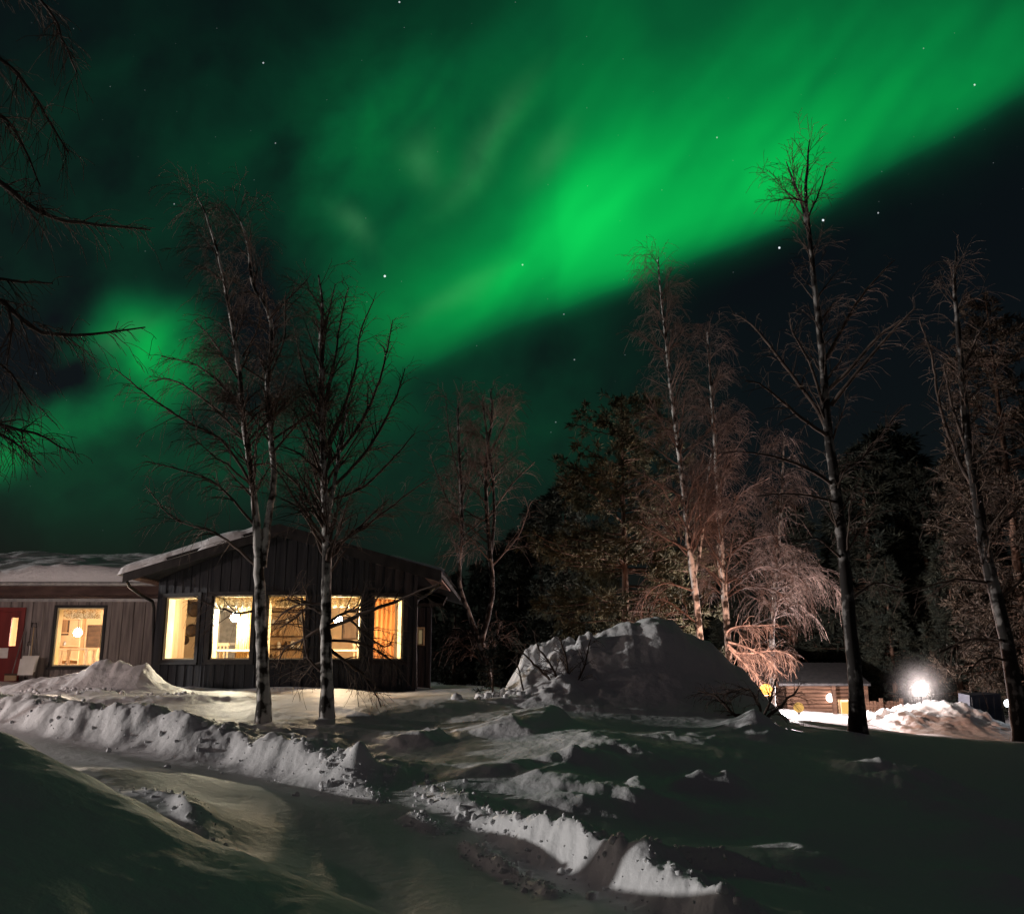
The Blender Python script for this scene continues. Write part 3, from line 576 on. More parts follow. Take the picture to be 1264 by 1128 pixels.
def conifer_mesh(hgt, prof, seed, nb, blade, per, twn, droop=.25, irregular=.3, bend=.0, t0=.06):
    r_ = np.random.default_rng(seed)
    zs = np.linspace(0, 1, 14); tx = np.cumsum(r_.normal(0, .012*hgt/14, 14)); ty = np.cumsum(r_.normal(0, .012*hgt/14, 14))
    tr = np.stack([tx, ty, zs*hgt], -1); rad_ = .016*hgt*(1-.93*zs)
    t = np.sort(r_.uniform(t0, .985, nb)); a = r_.uniform(0, 2*math.pi, nb)
    ln = np.interp(t, [p[0] for p in prof], [p[1] for p in prof])*hgt*r_.uniform(1-irregular, 1+irregular*.6, nb)
    o = np.stack([np.interp(t, zs, tx), np.interp(t, zs, ty), t*hgt], -1)
    s = np.linspace(0, 1, 7); up = np.interp(t, [0, 1], [-.1, .55])
    d = np.stack([np.cos(a), np.sin(a), up], -1)
    bp = o[:, None]+d[:, None]*(ln[:, None]*s)[..., None]; bp[..., 2] -= droop*ln[:, None]*(s**1.6)[None] - .18*ln[:, None]*(s**4)
    br = np.maximum(.014*ln[:, None]*(1-.85*s), .006)
    tw, twr = grow(bp, br, twn, .10*hgt*.35, .10*hgt*.9, 48, .2, .02, r_, .25, 1, 5, .6, .004)
    allp = np.concatenate([resample3(bp, 5), tw]); 
    # needles: thin blades scattered along the outer boughs
    n = per; m = len(allp); pi = r_.integers(0, m, n); f = r_.uniform(.25, 1, n)*4; i0 = np.minimum(f.astype(int), 3); ff = (f-i0)[:, None]
    q = allp[pi, i0]*(1-ff)+allp[pi, i0+1]*ff; tg = allp[pi, i0+1]-allp[pi, i0]; tg /= np.linalg.norm(tg, axis=1, keepdims=True)+1e-9
    dd = tg*.8+r_.normal(0, .55, (n, 3)); dd /= np.linalg.norm(dd, axis=1, keepdims=True); sd_ = np.cross(dd, r_.normal(size=(n, 3))); sd_ /= np.linalg.norm(sd_, axis=1, keepdims=True)
    l = blade*r_.uniform(.6, 1.3, n)[:, None]; w = blade*.07
    NV = np.stack([q-sd_*w*.5, q+dd*l*.6-sd_*w, q+dd*l, q+dd*l*.55+sd_*w], 1).reshape(-1, 3); NF = np.arange(n*4).reshape(n, 4)
    ac = Acc(); ac.add(*tubes(tr[None], rad_[None], 8)); bt = Acc(); bt.add(NV, NF); 
    V, Fc = tubes(bp, br, 4); ac2 = Acc(); ac2.add(V, Fc); ac2.add(*tubes(tw, twr, 3))
    return ac, ac2, bt
def conifer(name, label, loc, hgt, prof, seed, nb, blade, per, twn, needle, group=None, **kw):
    t_ = thing(name, label, 'tree', (0, 0, 0), group)
    a, b, c = conifer_mesh(hgt, prof, seed, nb, blade, per, twn, **kw)
    a.build('trunk', PBARK, t_, True); cr = c.build('crown', needle, t_); br = b.build('branch_work', PBARK, cr)
    t_.location = tuple(float(x) for x in loc)
    return t_
def ground_at(px, Y): 
    p = P(px, 850, Y); return (p[0], Y, Hs(p[0], Y)-.05)
def height_to(px, py, Y): return P(px, py, Y)[2]-ground_at(px, Y)[2]
PINE = [(0, .0), (.1, .20), (.25, .30), (.45, .30), (.65, .24), (.85, .15), (1, .03)]
SPR = [(0, .16), (.08, .20), (.3, .16), (.6, .10), (.85, .05), (1, .01)]
conifer('pine_tree', 'broad bushy pine behind the snow pile, reddish in the lamplight', ground_at(775, 36), height_to(770, 490, 36), PINE, 201, 150, .28, 52000, 1100, NEEDLE, irregular=.45, t0=.1)
conifer('pine_tree', 'brownish pine at the right edge behind the crooked birch', ground_at(1275, 37), height_to(1270, 365, 37), [(0, .05), (.15, .17), (.5, .15), (.8, .09), (1, .02)], 202, 170, .30, 48000, 1100, NEEDLEB, irregular=.4, t0=.08)
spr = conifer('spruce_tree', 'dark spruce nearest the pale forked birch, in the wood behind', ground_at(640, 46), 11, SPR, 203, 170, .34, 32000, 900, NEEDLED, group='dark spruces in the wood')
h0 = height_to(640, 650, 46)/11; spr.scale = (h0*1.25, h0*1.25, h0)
r3 = random.Random(5)
for i, (px, py, Y, wd, lab) in enumerate([
  (700, 585, 44, 1.2, 'tall dark spruce at the left flank of the reddish pine'), (668, 612, 52, 1.3, 'dark spruce between the forked birch and the pine'), (560, 705, 48, 1.2, 'short dark spruce just right of the house eave'),
  (590, 690, 55, 1.2, 'low dark spruce behind the forked birch stem'), (615, 668, 50, 1.2, 'dark spruce behind the right stem of the forked birch'), (528, 722, 58, 1.1, 'small dark spruce peeping over the house eave'),
  (735, 640, 50, 1.3, 'dark spruce hidden low behind the reddish pine'), (930, 640, 54, 1.3, 'dark spruce behind the lit hanging twigs'), (985, 610, 52, 1.3, 'dark spruce left of the tall bare birch'),
  (1085, 545, 50, 1.35, 'tall black spruce right of the tall bare birch'), (1125, 520, 56, 1.4, 'tallest black spruce above the glowing yard lamp'), (1160, 570, 50, 1.3, 'black spruce left of the crooked birch'), (1210, 560, 58, 1.4, 'black spruce behind the crooked birch'),
  (1050, 640, 60, 1.4, 'dark spruce far behind the log cabin'), (1105, 690, 46, 1.2, 'low black spruce behind the yard lamp glow'), (1185, 660, 44, 1.2, 'low black spruce behind the blue covered stack'), (830, 660, 58, 1.4, 'dark spruce behind the slim lit birch'), (880, 640, 60, 1.4, 'dark spruce between the two slim lit birches'), (1240, 640, 52, 1.3, 'black spruce at the right edge behind the brownish pine')]):
    hh = height_to(px, py, Y)/11
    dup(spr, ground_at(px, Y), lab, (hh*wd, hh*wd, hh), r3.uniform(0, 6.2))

def shrub(name, label, base, stems, seed, n2, n3, L2, L3, m=TWIG, droop=(.2, .5), rmin=.004, cat='shrub'):
    """bare shrub: stems traced as [(px,py,r,Y)]"""
    r_ = np.random.default_rng(seed); t_ = thing(name, label, cat, base)
    ps = [smooth_path([[*P(a, b, y), c*y/F] for a, b, c, y in st], .1, .01, seed+i) for i, st in enumerate(stems)]
    ac = Acc()
    for p in ps: ac.add(*tubes(p[None, :, :3], p[None, :, 3], 6))
    ac.build('stem', TWIG, t_, True)
    pp = np.stack([resample(p, 8) for p in ps]); c2 = grow(pp[..., :3], pp[..., 3], n2, *L2, 40, droop[0], .1, r_, .2, 1, 6, .6, rmin)
    c3 = grow(c2[0], c2[1], n3, *L3, 38, droop[1], 0, r_, .15, 1, 5, .7, rmin*.9)
    ac = Acc(); ac.add(*tubes(*c2, 3)); ac.add(*tubes(*c3, 3)); ac.build('twigs', m, t_)
    return t_
q = P(905, 888, 17.2)
shrub('bare_shrub', 'dark bare shrub sprawling over the right foot of the snow pile', (q[0], q[1], Hs(q[0], q[1])),
  [[(935,892,2,17.2),(938,870,1.5,17.3),(922,850,1.1,17.5),(900,855,.9,17.6),(872,856,.6,17.8)],[(930,890,3,17.2),(905,880,2.2,17.3),(885,860,1.5,17.4),(862,852,.9,17.6)],[(940,890,2,17.2),(952,862,1.4,17.2),(958,838,.8,17.2)],[(938,892,2.4,17.2),(965,870,1.8,17.2),(985,850,1,17.2)]], 301, 70, 260, (.25, .7), (.12, .35))
q = P(665, 858, 18.4)
shrub('bare_shrub', 'thin bare shrub against the bright left face of the snow pile', (q[0], q[1], Hs(q[0], q[1])),
  [[(700,862,2,18.4),(680,840,1.7,18.4),(655,815,1.3,18.4),(640,800,.8,18.4)],[(690,862,2,18.4),(685,830,1.5,18.4),(665,800,1.1,18.4),(660,780,.7,18.4)],[(650,868,1.6,18.3),(643,840,1.2,18.3),(638,810,.8,18.3)],[(700,860,1.8,18.5),(700,820,1.3,18.5),(690,785,.8,18.6)],[(705,860,1.8,18.5),(722,820,1.3,18.5),(728,790,.8,18.6)]], 302, 60, 180, (.2, .6), (.1, .3))
q = P(597, 868, 19)
sp = conifer('spruce_sapling', 'small spruce sapling at the left foot of the snow pile', (q[0], q[1], Hs(q[0], q[1])-.05), 1.35, [(0, .1), (.1, .3), (.5, .2), (1, .03)], 204, 46, .09, 2600, 160, NEEDLED)
sp.location = tuple(P(608, 868, 19)[:2]) + (Hs(P(608, 868, 19)[0], 19)-.05,)

# ------------------------------------------------------------------ house
HX = P(350, 850, 24); hroot = thing('house', 'low dark boarded house with five lit bay windows and a snowy roof', 'house', (HX[0], 26, 1.2))
ZS, ZT = 1.92, 3.50          # sill and head of the bay windows
FLOOR, CEILZ = 1.45, 3.85
RIDX = P(347, 650, 23.2)[0]; RIDZ = 5.18; EL = P(157, 706, 23.2)[0]; ER = P(546, 714, 23.2)[0]; EZ = 4.02
YF, YB = 23.0, 33.5          # gable roof front and back
def roof_z(x): return RIDZ-(RIDZ-EZ)*(RIDX-x)/(RIDX-EL) if x < RIDX else RIDZ-(RIDZ-EZ)*(x-RIDX)/(ER-RIDX)
def fx(px, Y): return P(px, 810, Y)[0]
PLAN = [(fx(189, 24.55), 24.55), (fx(254, 23.88), 23.88), (fx(320, 23.6), 23.6), (fx(391, 23.6), 23.6), (fx(453, 23.88), 23.88), (fx(513, 24.5), 24.5)]
WINS = [(205, 245), (262, 312), (330, 378), (400, 446), (461, 498)]
rb = random.Random(3)
wallm, lining = MB(), MB()
def window(o, ex, en, s0, s1, z0, z1, casing=.10, parent=hroot, cas_mat=TRIM):
    wf = MB()
    for a, b, c, d in [(s0-casing, s0, z0-casing, z1+casing), (s1, s1+casing, z0-casing, z1+casing), (s0, s1, z0-casing, z0), (s0, s1, z1, z1+casing)]:
        wf.obox(o, ex, en, a, b, -.01, .055, c, d)
    w = wf.build('window', cas_mat, parent)
    fr = MB(); t = .035
    for a, b, c, d in [(s0, s0+t, z0, z1), (s1-t, s1, z0, z1), (s0+t, s1-t, z0, z0+t), (s0+t, s1-t, z1-t, z1)]:
        fr.obox(o, ex, en, a, b, -.28, .0, c, d)
    fr.build('frame', CREAM, w)
    pn = MB(); pn.obox(o, ex, en, s0+t, s1-t, -.05, -.042, z0+t, z1-t); pn.build('pane', GLASS, w)
    sl = MB(); sl.obox(o, ex, en, s0-casing-.03, s1+casing+.03, .057, .11, z0-casing-.02, z0-casing+.03); sl.build('sill', TRIM, w)
    return w
def board_wall(mb, o, ex, en, s0, s1, zb, topf, holes, bw=.135):
    s = s0; i = 0
    while s < s1-.01:
        e = min(s+bw, s1); mid = (s+e)/2
        x_s, x_e = o[0]+ex[0]*s, o[0]+ex[0]*e
        n1 = .0 + rb.uniform(0, .006) + (.018 if i % 2 else 0)
        zz = [(zb, None)]
        for (h0_, h1_, z0, z1) in holes:
            if h0_ < mid < h1_: zz = [(zb, z0), (z1, None)]
        for a, b in zz:
            if b is None: mb.obox(o, ex, en, s+.003, e-.003, -.06, n1, a, topf(x_s), topf(x_e))
            else: mb.obox(o, ex, en, s+.003, e-.003, -.06, n1, a, b)
        s = e; i += 1
def inner_wall(mb, o, ex, en, s0, s1, zb, zt, holes, n0=-.27, n1=-.065):
    cuts = sorted(holes); s = s0
    for h0_, h1_, z0, z1 in cuts:
        mb.obox(o, ex, en, s, h0_, n0, n1, zb, zt); mb.obox(o, ex, en, h0_, h1_, n0, n1, zb, z0); mb.obox(o, ex, en, h0_, h1_, n0, n1, z1, zt); s = h1_
    mb.obox(o, ex, en, s, s1, n0, n1, zb, zt)
for i in range(5):
    a, b = PLAN[i], PLAN[i+1]; ln = math.hypot(b[0]-a[0], b[1]-a[1]); ex = ((b[0]-a[0])/ln, (b[1]-a[1])/ln); en = (ex[1], -ex[0])
    def s_at(px):
        # intersect the vertical plane through pixel column px with the facet
        u = (px-632)/F/1.012; return (a[1]*u-a[0])/(ex[0]-ex[1]*u)
    s0, s1 = s_at(WINS[i][0]), s_at(WINS[i][1])
    holes = [(s0, s1, ZS, ZT)]
    board_wall(wallm, a, ex, en, 0, ln, .6, lambda x: roof_z(x)-.14, [(s0-.02, s1+.02, ZS-.02, ZT+.02)])
    inner_wall(lining, a, ex, en, .01, ln-.01, .7, CEILZ+.1, holes)
    window(a, ex, en, s0, s1, ZS, ZT)
# right flank and back of the bay house, left return
for (p0, p1) in [(PLAN[5], (PLAN[5][0]-1.6, 33.0)), ((PLAN[0][0]-.05, 26.2), PLAN[0])]:
    ln = math.hypot(p1[0]-p0[0], p1[1]-p0[1]); ex = ((p1[0]-p0[0])/ln, (p1[1]-p0[1])/ln); en = (ex[1], -ex[0])
    board_wall(wallm, p0, ex, en, .03, ln-.03, .6, lambda x: roof_z(x)-.14, [])
    inner_wall(lining, p0, ex, en, .03, ln-.03, .7, CEILZ+.1, [])
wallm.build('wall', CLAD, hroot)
# wing
WY = 26.0; WX0 = fx(-330, WY); WX1 = PLAN[0][0]-.06
wingw = MB(); wo = (WX0, WY); wex, wen = (1, 0), (0, -1)
def ws(px): return fx(px, WY)-WX0
wwin = (ws(65), ws(124), P(65, 822, WY)[2], P(65, 750, WY)[2]); wdoor = (ws(-26), ws(24), 1.35, P(10, 752, WY)[2])
board_wall(wingw, wo, wex, wen, 0, WX1-WX0, .8, lambda x: 3.95, [wwin, wdoor], .155)
inner_wall(lining, wo, wex, wen, 0, WX1-WX0, .8, 3.9, [(wdoor[0], wdoor[1], 1.35, wdoor[3]), wwin])
wingw.build('wall', CLADW, hroot)
window(wo, wex, wen, *wwin, casing=.07, cas_mat=TRIM)
# inner faces: floors, ceilings, back and side walls
BX0, BX1 = PLAN[0][0]+.3, PLAN[5][0]-.2
lining.box(-10.9, BX1-.75, 29.6, 29.8, .7, 3.95); lining.box(-11.0, -10.86, 26.3, 29.6, 1.2, 3.9)
lining.box(WX0, -10.9, 30.2, 30.4, .8, 3.95); lining.box(ws(-60)+WX0, ws(-60)+WX0+.15, 26.3, 30.2, .8, 3.9); lining.box(ws(140)+WX0, ws(140)+WX0+.15, 26.3, 30.2, .8, 3.9)
lining.box(WX0, WX0+.15, 26.3, 30.2, .8, 3.9)
lining.build('inner_wall', WOODI, hroot)
def room_slab(mb, z0, z1):
    pts = [(a[0]*.955+HX[0]*.045, a[1]+.22) for a in PLAN]; pts[0] = (pts[0][0]+.05, pts[0][1]+.05); pts[5] = (pts[5][0]-.05, pts[5][1]+.05)
    pts += [(BX1-.9, 29.59), (-10.85, 29.59), (-10.85, 26.32), (PLAN[0][0]+.1, 26.3)]; n = len(mb.v); k = len(pts)
    mb.v += [(p[0], p[1], z0) for p in pts]+[(p[0], p[1], z1) for p in pts]
    mb.f += [tuple(n+i for i in reversed(range(k))), tuple(n+k+i for i in range(k))]+[(n+i, n+(i+1) % k, n+k+(i+1) % k, n+k+i) for i in range(k)]
fl = MB(); room_slab(fl, FLOOR-.2, FLOOR); fl.build('floor', WOODF, hroot); fl = MB(); fl.box(WX0+.15, ws(139)+WX0, 26.28, 30.2, FLOOR-.2, FLOOR); fl.build('floor', WOODF, hroot)
ce = MB(); room_slab(ce, CEILZ, CEILZ+.06); ce.build('ceiling', CEIL, hroot); ce = MB(); ce.box(WX0+.15, ws(139)+WX0, 26.28, 30.2, 3.6, 3.66); ce.build('ceiling', CEIL, hroot)
# gable roof
rf = MB()
def slab(mb, xa, za, xb, zb, y0, y1, t0_, t1_):
    mb.hexa([(xa, y0, za+t0_), (xb, y0, zb+t0_), (xb, y1, zb+t0_), (xa, y1, za+t0_), (xa, y0, za+t1_), (xb, y0, zb+t1_), (xb, y1, zb+t1_), (xa, y1, za+t1_)])
slab(rf, EL, EZ, RIDX, RIDZ, YF, YB, -.12, 0); slab(rf, RIDX+.001, RIDZ, ER, EZ, YF, YB, -.12, 0)
roof = rf.build('roof', ROOF, hroot)
vb = MB(); slab(vb, EL, EZ, RIDX, RIDZ, YF-.045, YF-.004, -.26, .03); slab(vb, RIDX+.001, RIDZ, ER, EZ, YF-.045, YF-.004, -.26, .03)
vb.build('verge_board', TRIM, roof)
so, so2 = MB(), MB()
for k in range(30):
    y0 = YF+.05+k*.14
    if y0 < 27.0: slab(so, EL+.05, EZ+.015, PLAN[0][0]-.1, roof_z(PLAN[0][0]-.1)+.005, y0, y0+.125, -.17, -.135)
    if y0 < 27.0: slab(so2, PLAN[5][0]+.2, roof_z(PLAN[5][0]+.2)+.005, ER-.05, EZ+.015, y0, y0+.125, -.17, -.135)
SOFM = noisy('soffit_boards', (.22, .13, .10), (.34, .22, .17), (3, 9, 3), .7, .25); so.build('soffit', SOFM, roof); so2.build('soffit', SOFM, roof)
# wing roof
wr = MB(); WEZ, WRZ = 3.98, 5.05
wr.hexa([(WX0-.4, 25.35, WEZ-.1), (EL+.1, 25.35, WEZ-.1), (EL+.1, 30.4, WRZ-.1), (WX0-.4, 30.4, WRZ-.1), (WX0-.4, 25.35, WEZ), (EL+.1, 25.35, WEZ), (EL+.1, 30.4, WRZ), (WX0-.4, 30.4, WRZ)])
wr.hexa([(WX0-.4, 30.402, WRZ-.1), (EL+.1, 30.402, WRZ-.1), (EL+.1, 35.4, WEZ-.1), (WX0-.4, 35.4, WEZ-.1), (WX0-.4, 30.402, WRZ), (EL+.1, 30.402, WRZ), (EL+.1, 35.4, WEZ), (WX0-.4, 35.4, WEZ)])
wroof = wr.build('roof', ROOF, hroot)
fa = MB(); fa.box(WX0-.4, EL+.28, 25.27, 25.345, WEZ-.36, WEZ-.03); fa.box(WX0-.4, WX1-.1, 25.36, 25.93, WEZ-.40, WEZ-.37); fa.build('fascia', FASC, wroof)
gt = MB(); gt.tube([(WX0-.4, 25.2, WEZ-.05), (EL+.35, 25.2, WEZ-.06)], .055, 8); gt.build('gutter', METAL, wroof, True)
bt = MB(); bt.box(WX0, WX1-.02, 25.93, 25.965, 3.50, 3.60); bt.build('batten', METAL, hroot)
# snow on the roofs
def roof_snow(name, x0, x1, y0, y1, zf, thick, seed, parent, edge='y', res=.06):
    xs = np.arange(x0, x1, res); ys = np.arange(y0, y1, res); GX, GY = np.meshgrid(xs, ys)
    zb = zf(GX, GY)
    wob = .16*fbm(GX*1.1, GX*0+seed, seed, 3)
    e = np.minimum(np.minimum((GY-y0-np.clip(wob, -.02, .05)-.02)/.22, (GX-x0)/.15), (x1-GX)/.15); e = np.sqrt(np.clip(e, 0, 1))
    tz = thick*(1+.5*fbm(GX*.7, GY*.7, seed, 3))+.018*fbm(GX*3, GY*3, seed+4, 3)
    z = zb + np.where(e > 0, .012+tz*e, -.05)
    V = np.stack([GX, GY, z], -1).reshape(-1, 3); a, b = GX.shape; jj = np.arange(a*b).reshape(a, b)
    fc = np.stack([jj[:-1, :-1], jj[:-1, 1:], jj[1:, 1:], jj[1:, :-1]], -1).reshape(-1, 4)
    return mk(name, V, fc, SNOWP, parent, True)
roof_snow('roof_snow', WX0-.4, EL+.12, 25.22, 30.4, lambda x, y: WEZ+(WRZ-WEZ)*np.clip((y-25.35)/5.05, -.05, 1), .34, 71, wroof)
roof_snow('roof_snow', EL-.12, RIDX-.5, YF-.09, 29, lambda x, y: EZ+(RIDZ-EZ)*(x-EL)/(RIDX-EL), .20, 72, roof)
roof_snow('roof_snow', ER-1.4, ER+.08, YF+.3, 29, lambda x, y: EZ+(RIDZ-EZ)*(ER-x)/(ER-RIDX), .13, 73, roof)
rs_ = MB()
lump_r = np.random.default_rng(9)
# downpipes
dp = MB(); dp.tube([P(157, 718, 23.2), P(160, 724, 23.3), P(175, 735, 24), P(188, 742, 24.6), P(190, 750, 24.7), P(189, 800, 24.7), (P(188, 832, 24.7))], .04, 8)
dp.build('downpipe', TRIM, hroot, True)
dp = MB(); dp.tube([P(543, 722, 23.3), P(530, 732, 24), P(516, 740, 24.45), P(514, 750, 24.45), P(513, 800, 24.4), P(513, 850, 24.4)], .035, 8)
dp.build('downpipe', TRIM, hroot, True)
# rear annex to the right with one dim small window
an = MB(); ax0 = PLAN[5][0]-.9; ax1 = fx(532, 30); ao = (ax0, 30.0)
awin = (fx(514, 30)-ax0+.02, fx(521, 30)-ax0+.02, P(516, 796, 30)[2], P(516, 776, 30)[2])
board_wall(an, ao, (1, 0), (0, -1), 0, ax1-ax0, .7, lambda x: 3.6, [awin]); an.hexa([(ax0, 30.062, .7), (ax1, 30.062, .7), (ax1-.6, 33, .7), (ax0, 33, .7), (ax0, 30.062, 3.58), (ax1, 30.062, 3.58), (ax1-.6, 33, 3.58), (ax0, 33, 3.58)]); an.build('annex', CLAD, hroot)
w = window(ao, (1, 0), (0, -1), *awin, casing=.05, cas_mat=CREAM)
bl = MB(); bl.box(ax0+awin[0], ax0+awin[1], 30.055, 30.06, awin[2], awin[3]); bl.build('blind', mat('dim_lit_blind', (.5, .42, .28), .8, .2, (1, .75, .4), .16), w)
ar = MB(); ar.hexa([(ax0, 29.5, 3.6), (ax1+.4, 29.5, 3.6), (ax1+.4, 33.2, 4.4), (ax0, 33.2, 4.4), (ax0, 29.5, 3.7), (ax1+.4, 29.5, 3.7), (ax1+.4, 33.2, 4.5), (ax0, 33.2, 4.5)]); ar.build('roof', ROOF, hroot)
# door in the wing
dm = MB(); do = wo; d0, d1, dz0, dz1 = wdoor
gx0, gx1 = ws(8), ws(16.5); gz0, gz1 = P(12, 797, WY)[2], P(12, 762, WY)[2]
for a, b, c, d in [(d0+.06, gx0, dz0, dz1-.06), (gx1, d1-.06, dz0, dz1-.06), (gx0, gx1, dz0, gz0), (gx0, gx1, gz1, dz1-.06)]: dm.obox(do, wex, wen, a, b, -.09, -.04, c, d)
door = dm.build('door', REDD, hroot)
dd = MB()
for a, b, c, d in [(d0-.05, d0+.06, dz0, dz1+.05), (d1-.06, d1+.05, dz0, dz1+.05), (d0+.06, d1-.06, dz1-.06, dz1+.05)]: dd.obox(do, wex, wen, a, b, -.1, .04, c, d)
dd.build('frame', REDD, door)
dg = MB(); dg.obox(do, wex, wen, gx0, gx1, -.07, -.062, gz0, gz1); dg.build('pane', GLASS, door)
dh = MB(); dh.obox(do, wex, wen, d0+.1, d0+.2, -.04, .02, 2.25, 2.28); dh.build('handle', METAL, door)
sg = MB(); sg.obox(do, wex, wen, ws(-3), ws(8.5), -.038, -.033, P(0, 812, WY)[2], P(0, 799.5, WY)[2]); sg.build('notice', PAPER, door)

# ------------------------------------------------------------------ lamps and furniture in the rooms
def emis(name, col, s):
    m = bpy.data.materials.new(name); m.use_nodes = True; t = m.node_tree; t.nodes.clear()
    e = t.nodes.new('ShaderNodeEmission'); e.inputs[0].default_value = (*col, 1); e.inputs[1].default_value = s; o = t.nodes.new('ShaderNodeOutputMaterial'); t.links.new(e.outputs[0], o.inputs[0]); return m
def sphere_prof(r, n=8): return [(max(r*math.sin(math.pi*i/n), .002), -r*math.cos(math.pi*i/n)) for i in range(n+1)]
def pendant(label, loc, zceil, m, r=.11):
    t_ = thing('pendant_lamp', label, 'lamp', loc, 'pendant lamps behind the windows')
    b = MB(); b.lathe(loc, sphere_prof(r), 20); b.build('globe', m, t_, True)
    c = MB(); c.tube([(loc[0], loc[1], loc[2]+r), (loc[0], loc[1], zceil)], .008, 6); c.build('cord', TRIM, t_)
    k = MB(); k.lathe((loc[0], loc[1], loc[2]+r*.9), [(.05, 0), (.055, .05), (.02, .07)], 14); k.build('cap', METAL, t_)
    return t_
LY = emis('yellow_globe', (1, .87, .64), 1060); LO = emis('orange_globe', (1, .72, .46), 1060); LW_ = emis('warm_globe', (1, .78, .60), 1700)
pendant('yellow globe lamp in the second bay window from the left', P(290, 762, 24.45), CEILZ, LY)
pendant('orange globe lamp in the fourth bay window, half behind a trunk', P(418, 766, 24.45), CEILZ, LO)
pendant('warm globe lamp in the wide window of the low wing', P(96, 781, 27.4), 3.6, LW_)
def table(label, x, y, z, w, d, h, m, group=None):
    t_ = thing('table', label, 'table', (x, y, z), group)
    b = MB(); b.box(x-w/2, x+w/2, y-d/2, y+d/2, z+h-.05, z+h); b.build('tabletop', m, t_)
    for sx in (-1, 1):
        for sy in (-1, 1):
            l = MB(); cx, cy = x+sx*(w/2-.06), y+sy*(d/2-.06); l.box(cx-.035, cx+.035, cy-.035, cy+.035, z, z+h-.052); l.build('leg', m, t_)
    return t_
def chair(label, x, y, z, rz, m, group='chairs at the window tables'):
    t_ = thing('chair', label, 'chair', (x, y, z), group)
    b = MB(); b.box(x-.2, x+.2, y-.2, y+.2, z+.43, z+.47); b.build('seat', m, t_)
    b = MB()
    for k in range(4): b.box(x-.17+k*.1, x-.13+k*.1, y+.17, y+.195, z+.5, z+.86)
    b.box(x-.2, x+.2, y+.165, y+.2, z+.862, z+.94); b.build('backrest', m, t_)
    for sx in (-1, 1):
        for sy in (-1, 1):
            l = MB(); l.box(x+sx*.17-.02, x+sx*.17+.02, y+sy*.17-.02, y+sy*.17+.02, z, z+.428 if sy < 0 else z+.428); l.build('leg', m, t_)
    t_.rotation_euler = (0, 0, rz)
    return t_
q = P(95, 815, 27.3); table('white table under the globe lamp in the low wing', q[0], 27.3, FLOOR, .85, .6, .82, WHITEP)
q = P(290, 815, 25.2); table('cream table behind the second bay window', q[0], 25.4, FLOOR, 1.2, .8, .74, CREAM)
q = P(425, 815, 25.2); table('brown table behind the fourth bay window', q[0], 25.4, FLOOR, 1.2, .8, .74, WOODI)
q = P(270, 815, 26.1); c0 = chair('chair behind the second bay window', q[0], 26.15, FLOOR, 0, WOODI)
q = P(312, 815, 26.1); dup(c0, (q[0], 26.15, FLOOR), 'chair nearer the twin birch, behind the cream table', 1, .3)
q = P(440, 815, 26.1); dup(c0, (q[0], 26.15, FLOOR), 'chair behind the brown table in the fourth bay window', 1, -.2)
def shelf(label, x, y, z, w, hgt, n, m, seed, d=.28):
    t_ = thing('shelf', label, 'shelf', (x, y, z))
    b = MB(); b.box(x-w/2, x-w/2+.03, y-d, y, z, z+hgt); b.build('side_panel', m, t_); b = MB(); b.box(x+w/2-.03, x+w/2, y-d, y, z, z+hgt); b.build('side_panel', m, t_)
    r_ = random.Random(seed)
    for k in range(n):
        zz = z+.08+k*(hgt-.12)/(n-1); b = MB(); b.box(x-w/2+.031, x+w/2-.031, y-d+.01, y, zz, zz+.025); b.build('shelf_board', m, t_)
        if k < n-1:
            xx = x-w/2+.06
            while xx < x+w/2-.2:
                ww = r_.uniform(.08, .18); hh = r_.uniform(.12, (hgt-.12)/(n-1)-.06)
                if r_.random() < .6:
                    g_ = MB(); c_ = (xx+ww/2, y-d/2, zz+.027); g_.lathe(c_, [(ww*.4, 0), (ww*.5, hh*.3), (ww*.42, hh*.75), (ww*.22, hh)], 10)
                    tag(g_.build('jar', r_.choice([DARKW, WHITEP, WOODI, METAL]), None, True, base=c_), 'jar standing on the ' + label, 'jar', 'jars on the ' + label.split(' of')[0])
                xx += ww+r_.uniform(.04, .14)
    return t_
q = P(352, 800, 29.4); shelf('tall shelf of crockery behind the middle bay window', q[0], 29.55, FLOOR, 1.5, 2.0, 6, DARKW, 1)
q = P(478, 800, 29.0); shelf('dark shelf behind the rightmost bay window', q[0]+.2, 29.5, FLOOR, 1.0, 1.9, 5, DARKW, 2)
q = P(84, 790, 30); shelf('shelf behind the wide window of the low wing', q[0], 30.15, FLOOR, .9, 1.8, 5, WOODI, 3)
def hanging(label, px, py, Y, r, dark=DARKW):
    c = P(px, py, Y); b = MB(); n = 22
    # round wicker tray hung upright on the wall: dished disc
    vs = []; prof_ = [(.0, -.02), (.6, -.03), (.9, -.05), (1, -.09), (1, -.06), (.88, -.01), (.0, .0)]
    for rr, yy in prof_:
        for k in range(n): vs.append((c[0]+r*max(rr, .01)*math.cos(2*math.pi*k/n), c[1]+yy, c[2]+r*max(rr, .01)*math.sin(2*math.pi*k/n)))
    fs = [(j*n+k, j*n+(k+1) % n, (j+1)*n+(k+1) % n, (j+1)*n+k) for j in range(len(prof_)-1) for k in range(n)]
    return tag(mk('wicker_tray', vs, fs, dark, smooth=True, base=tuple(c)), label, 'wall decoration', 'wicker trays on the wall')
hanging('dark round tray high on the wall, left in the leftmost bay window', 226, 748, 29.5, .26); hanging('dark round tray high on the wall, right in the leftmost bay window', 242, 752, 29.5, .24)
hanging('dark round tray lower on the wall in the leftmost bay window', 238, 778, 29.5, .20); hanging('small dark tray lowest on the wall in the leftmost bay window', 229, 790, 29.5, .14)
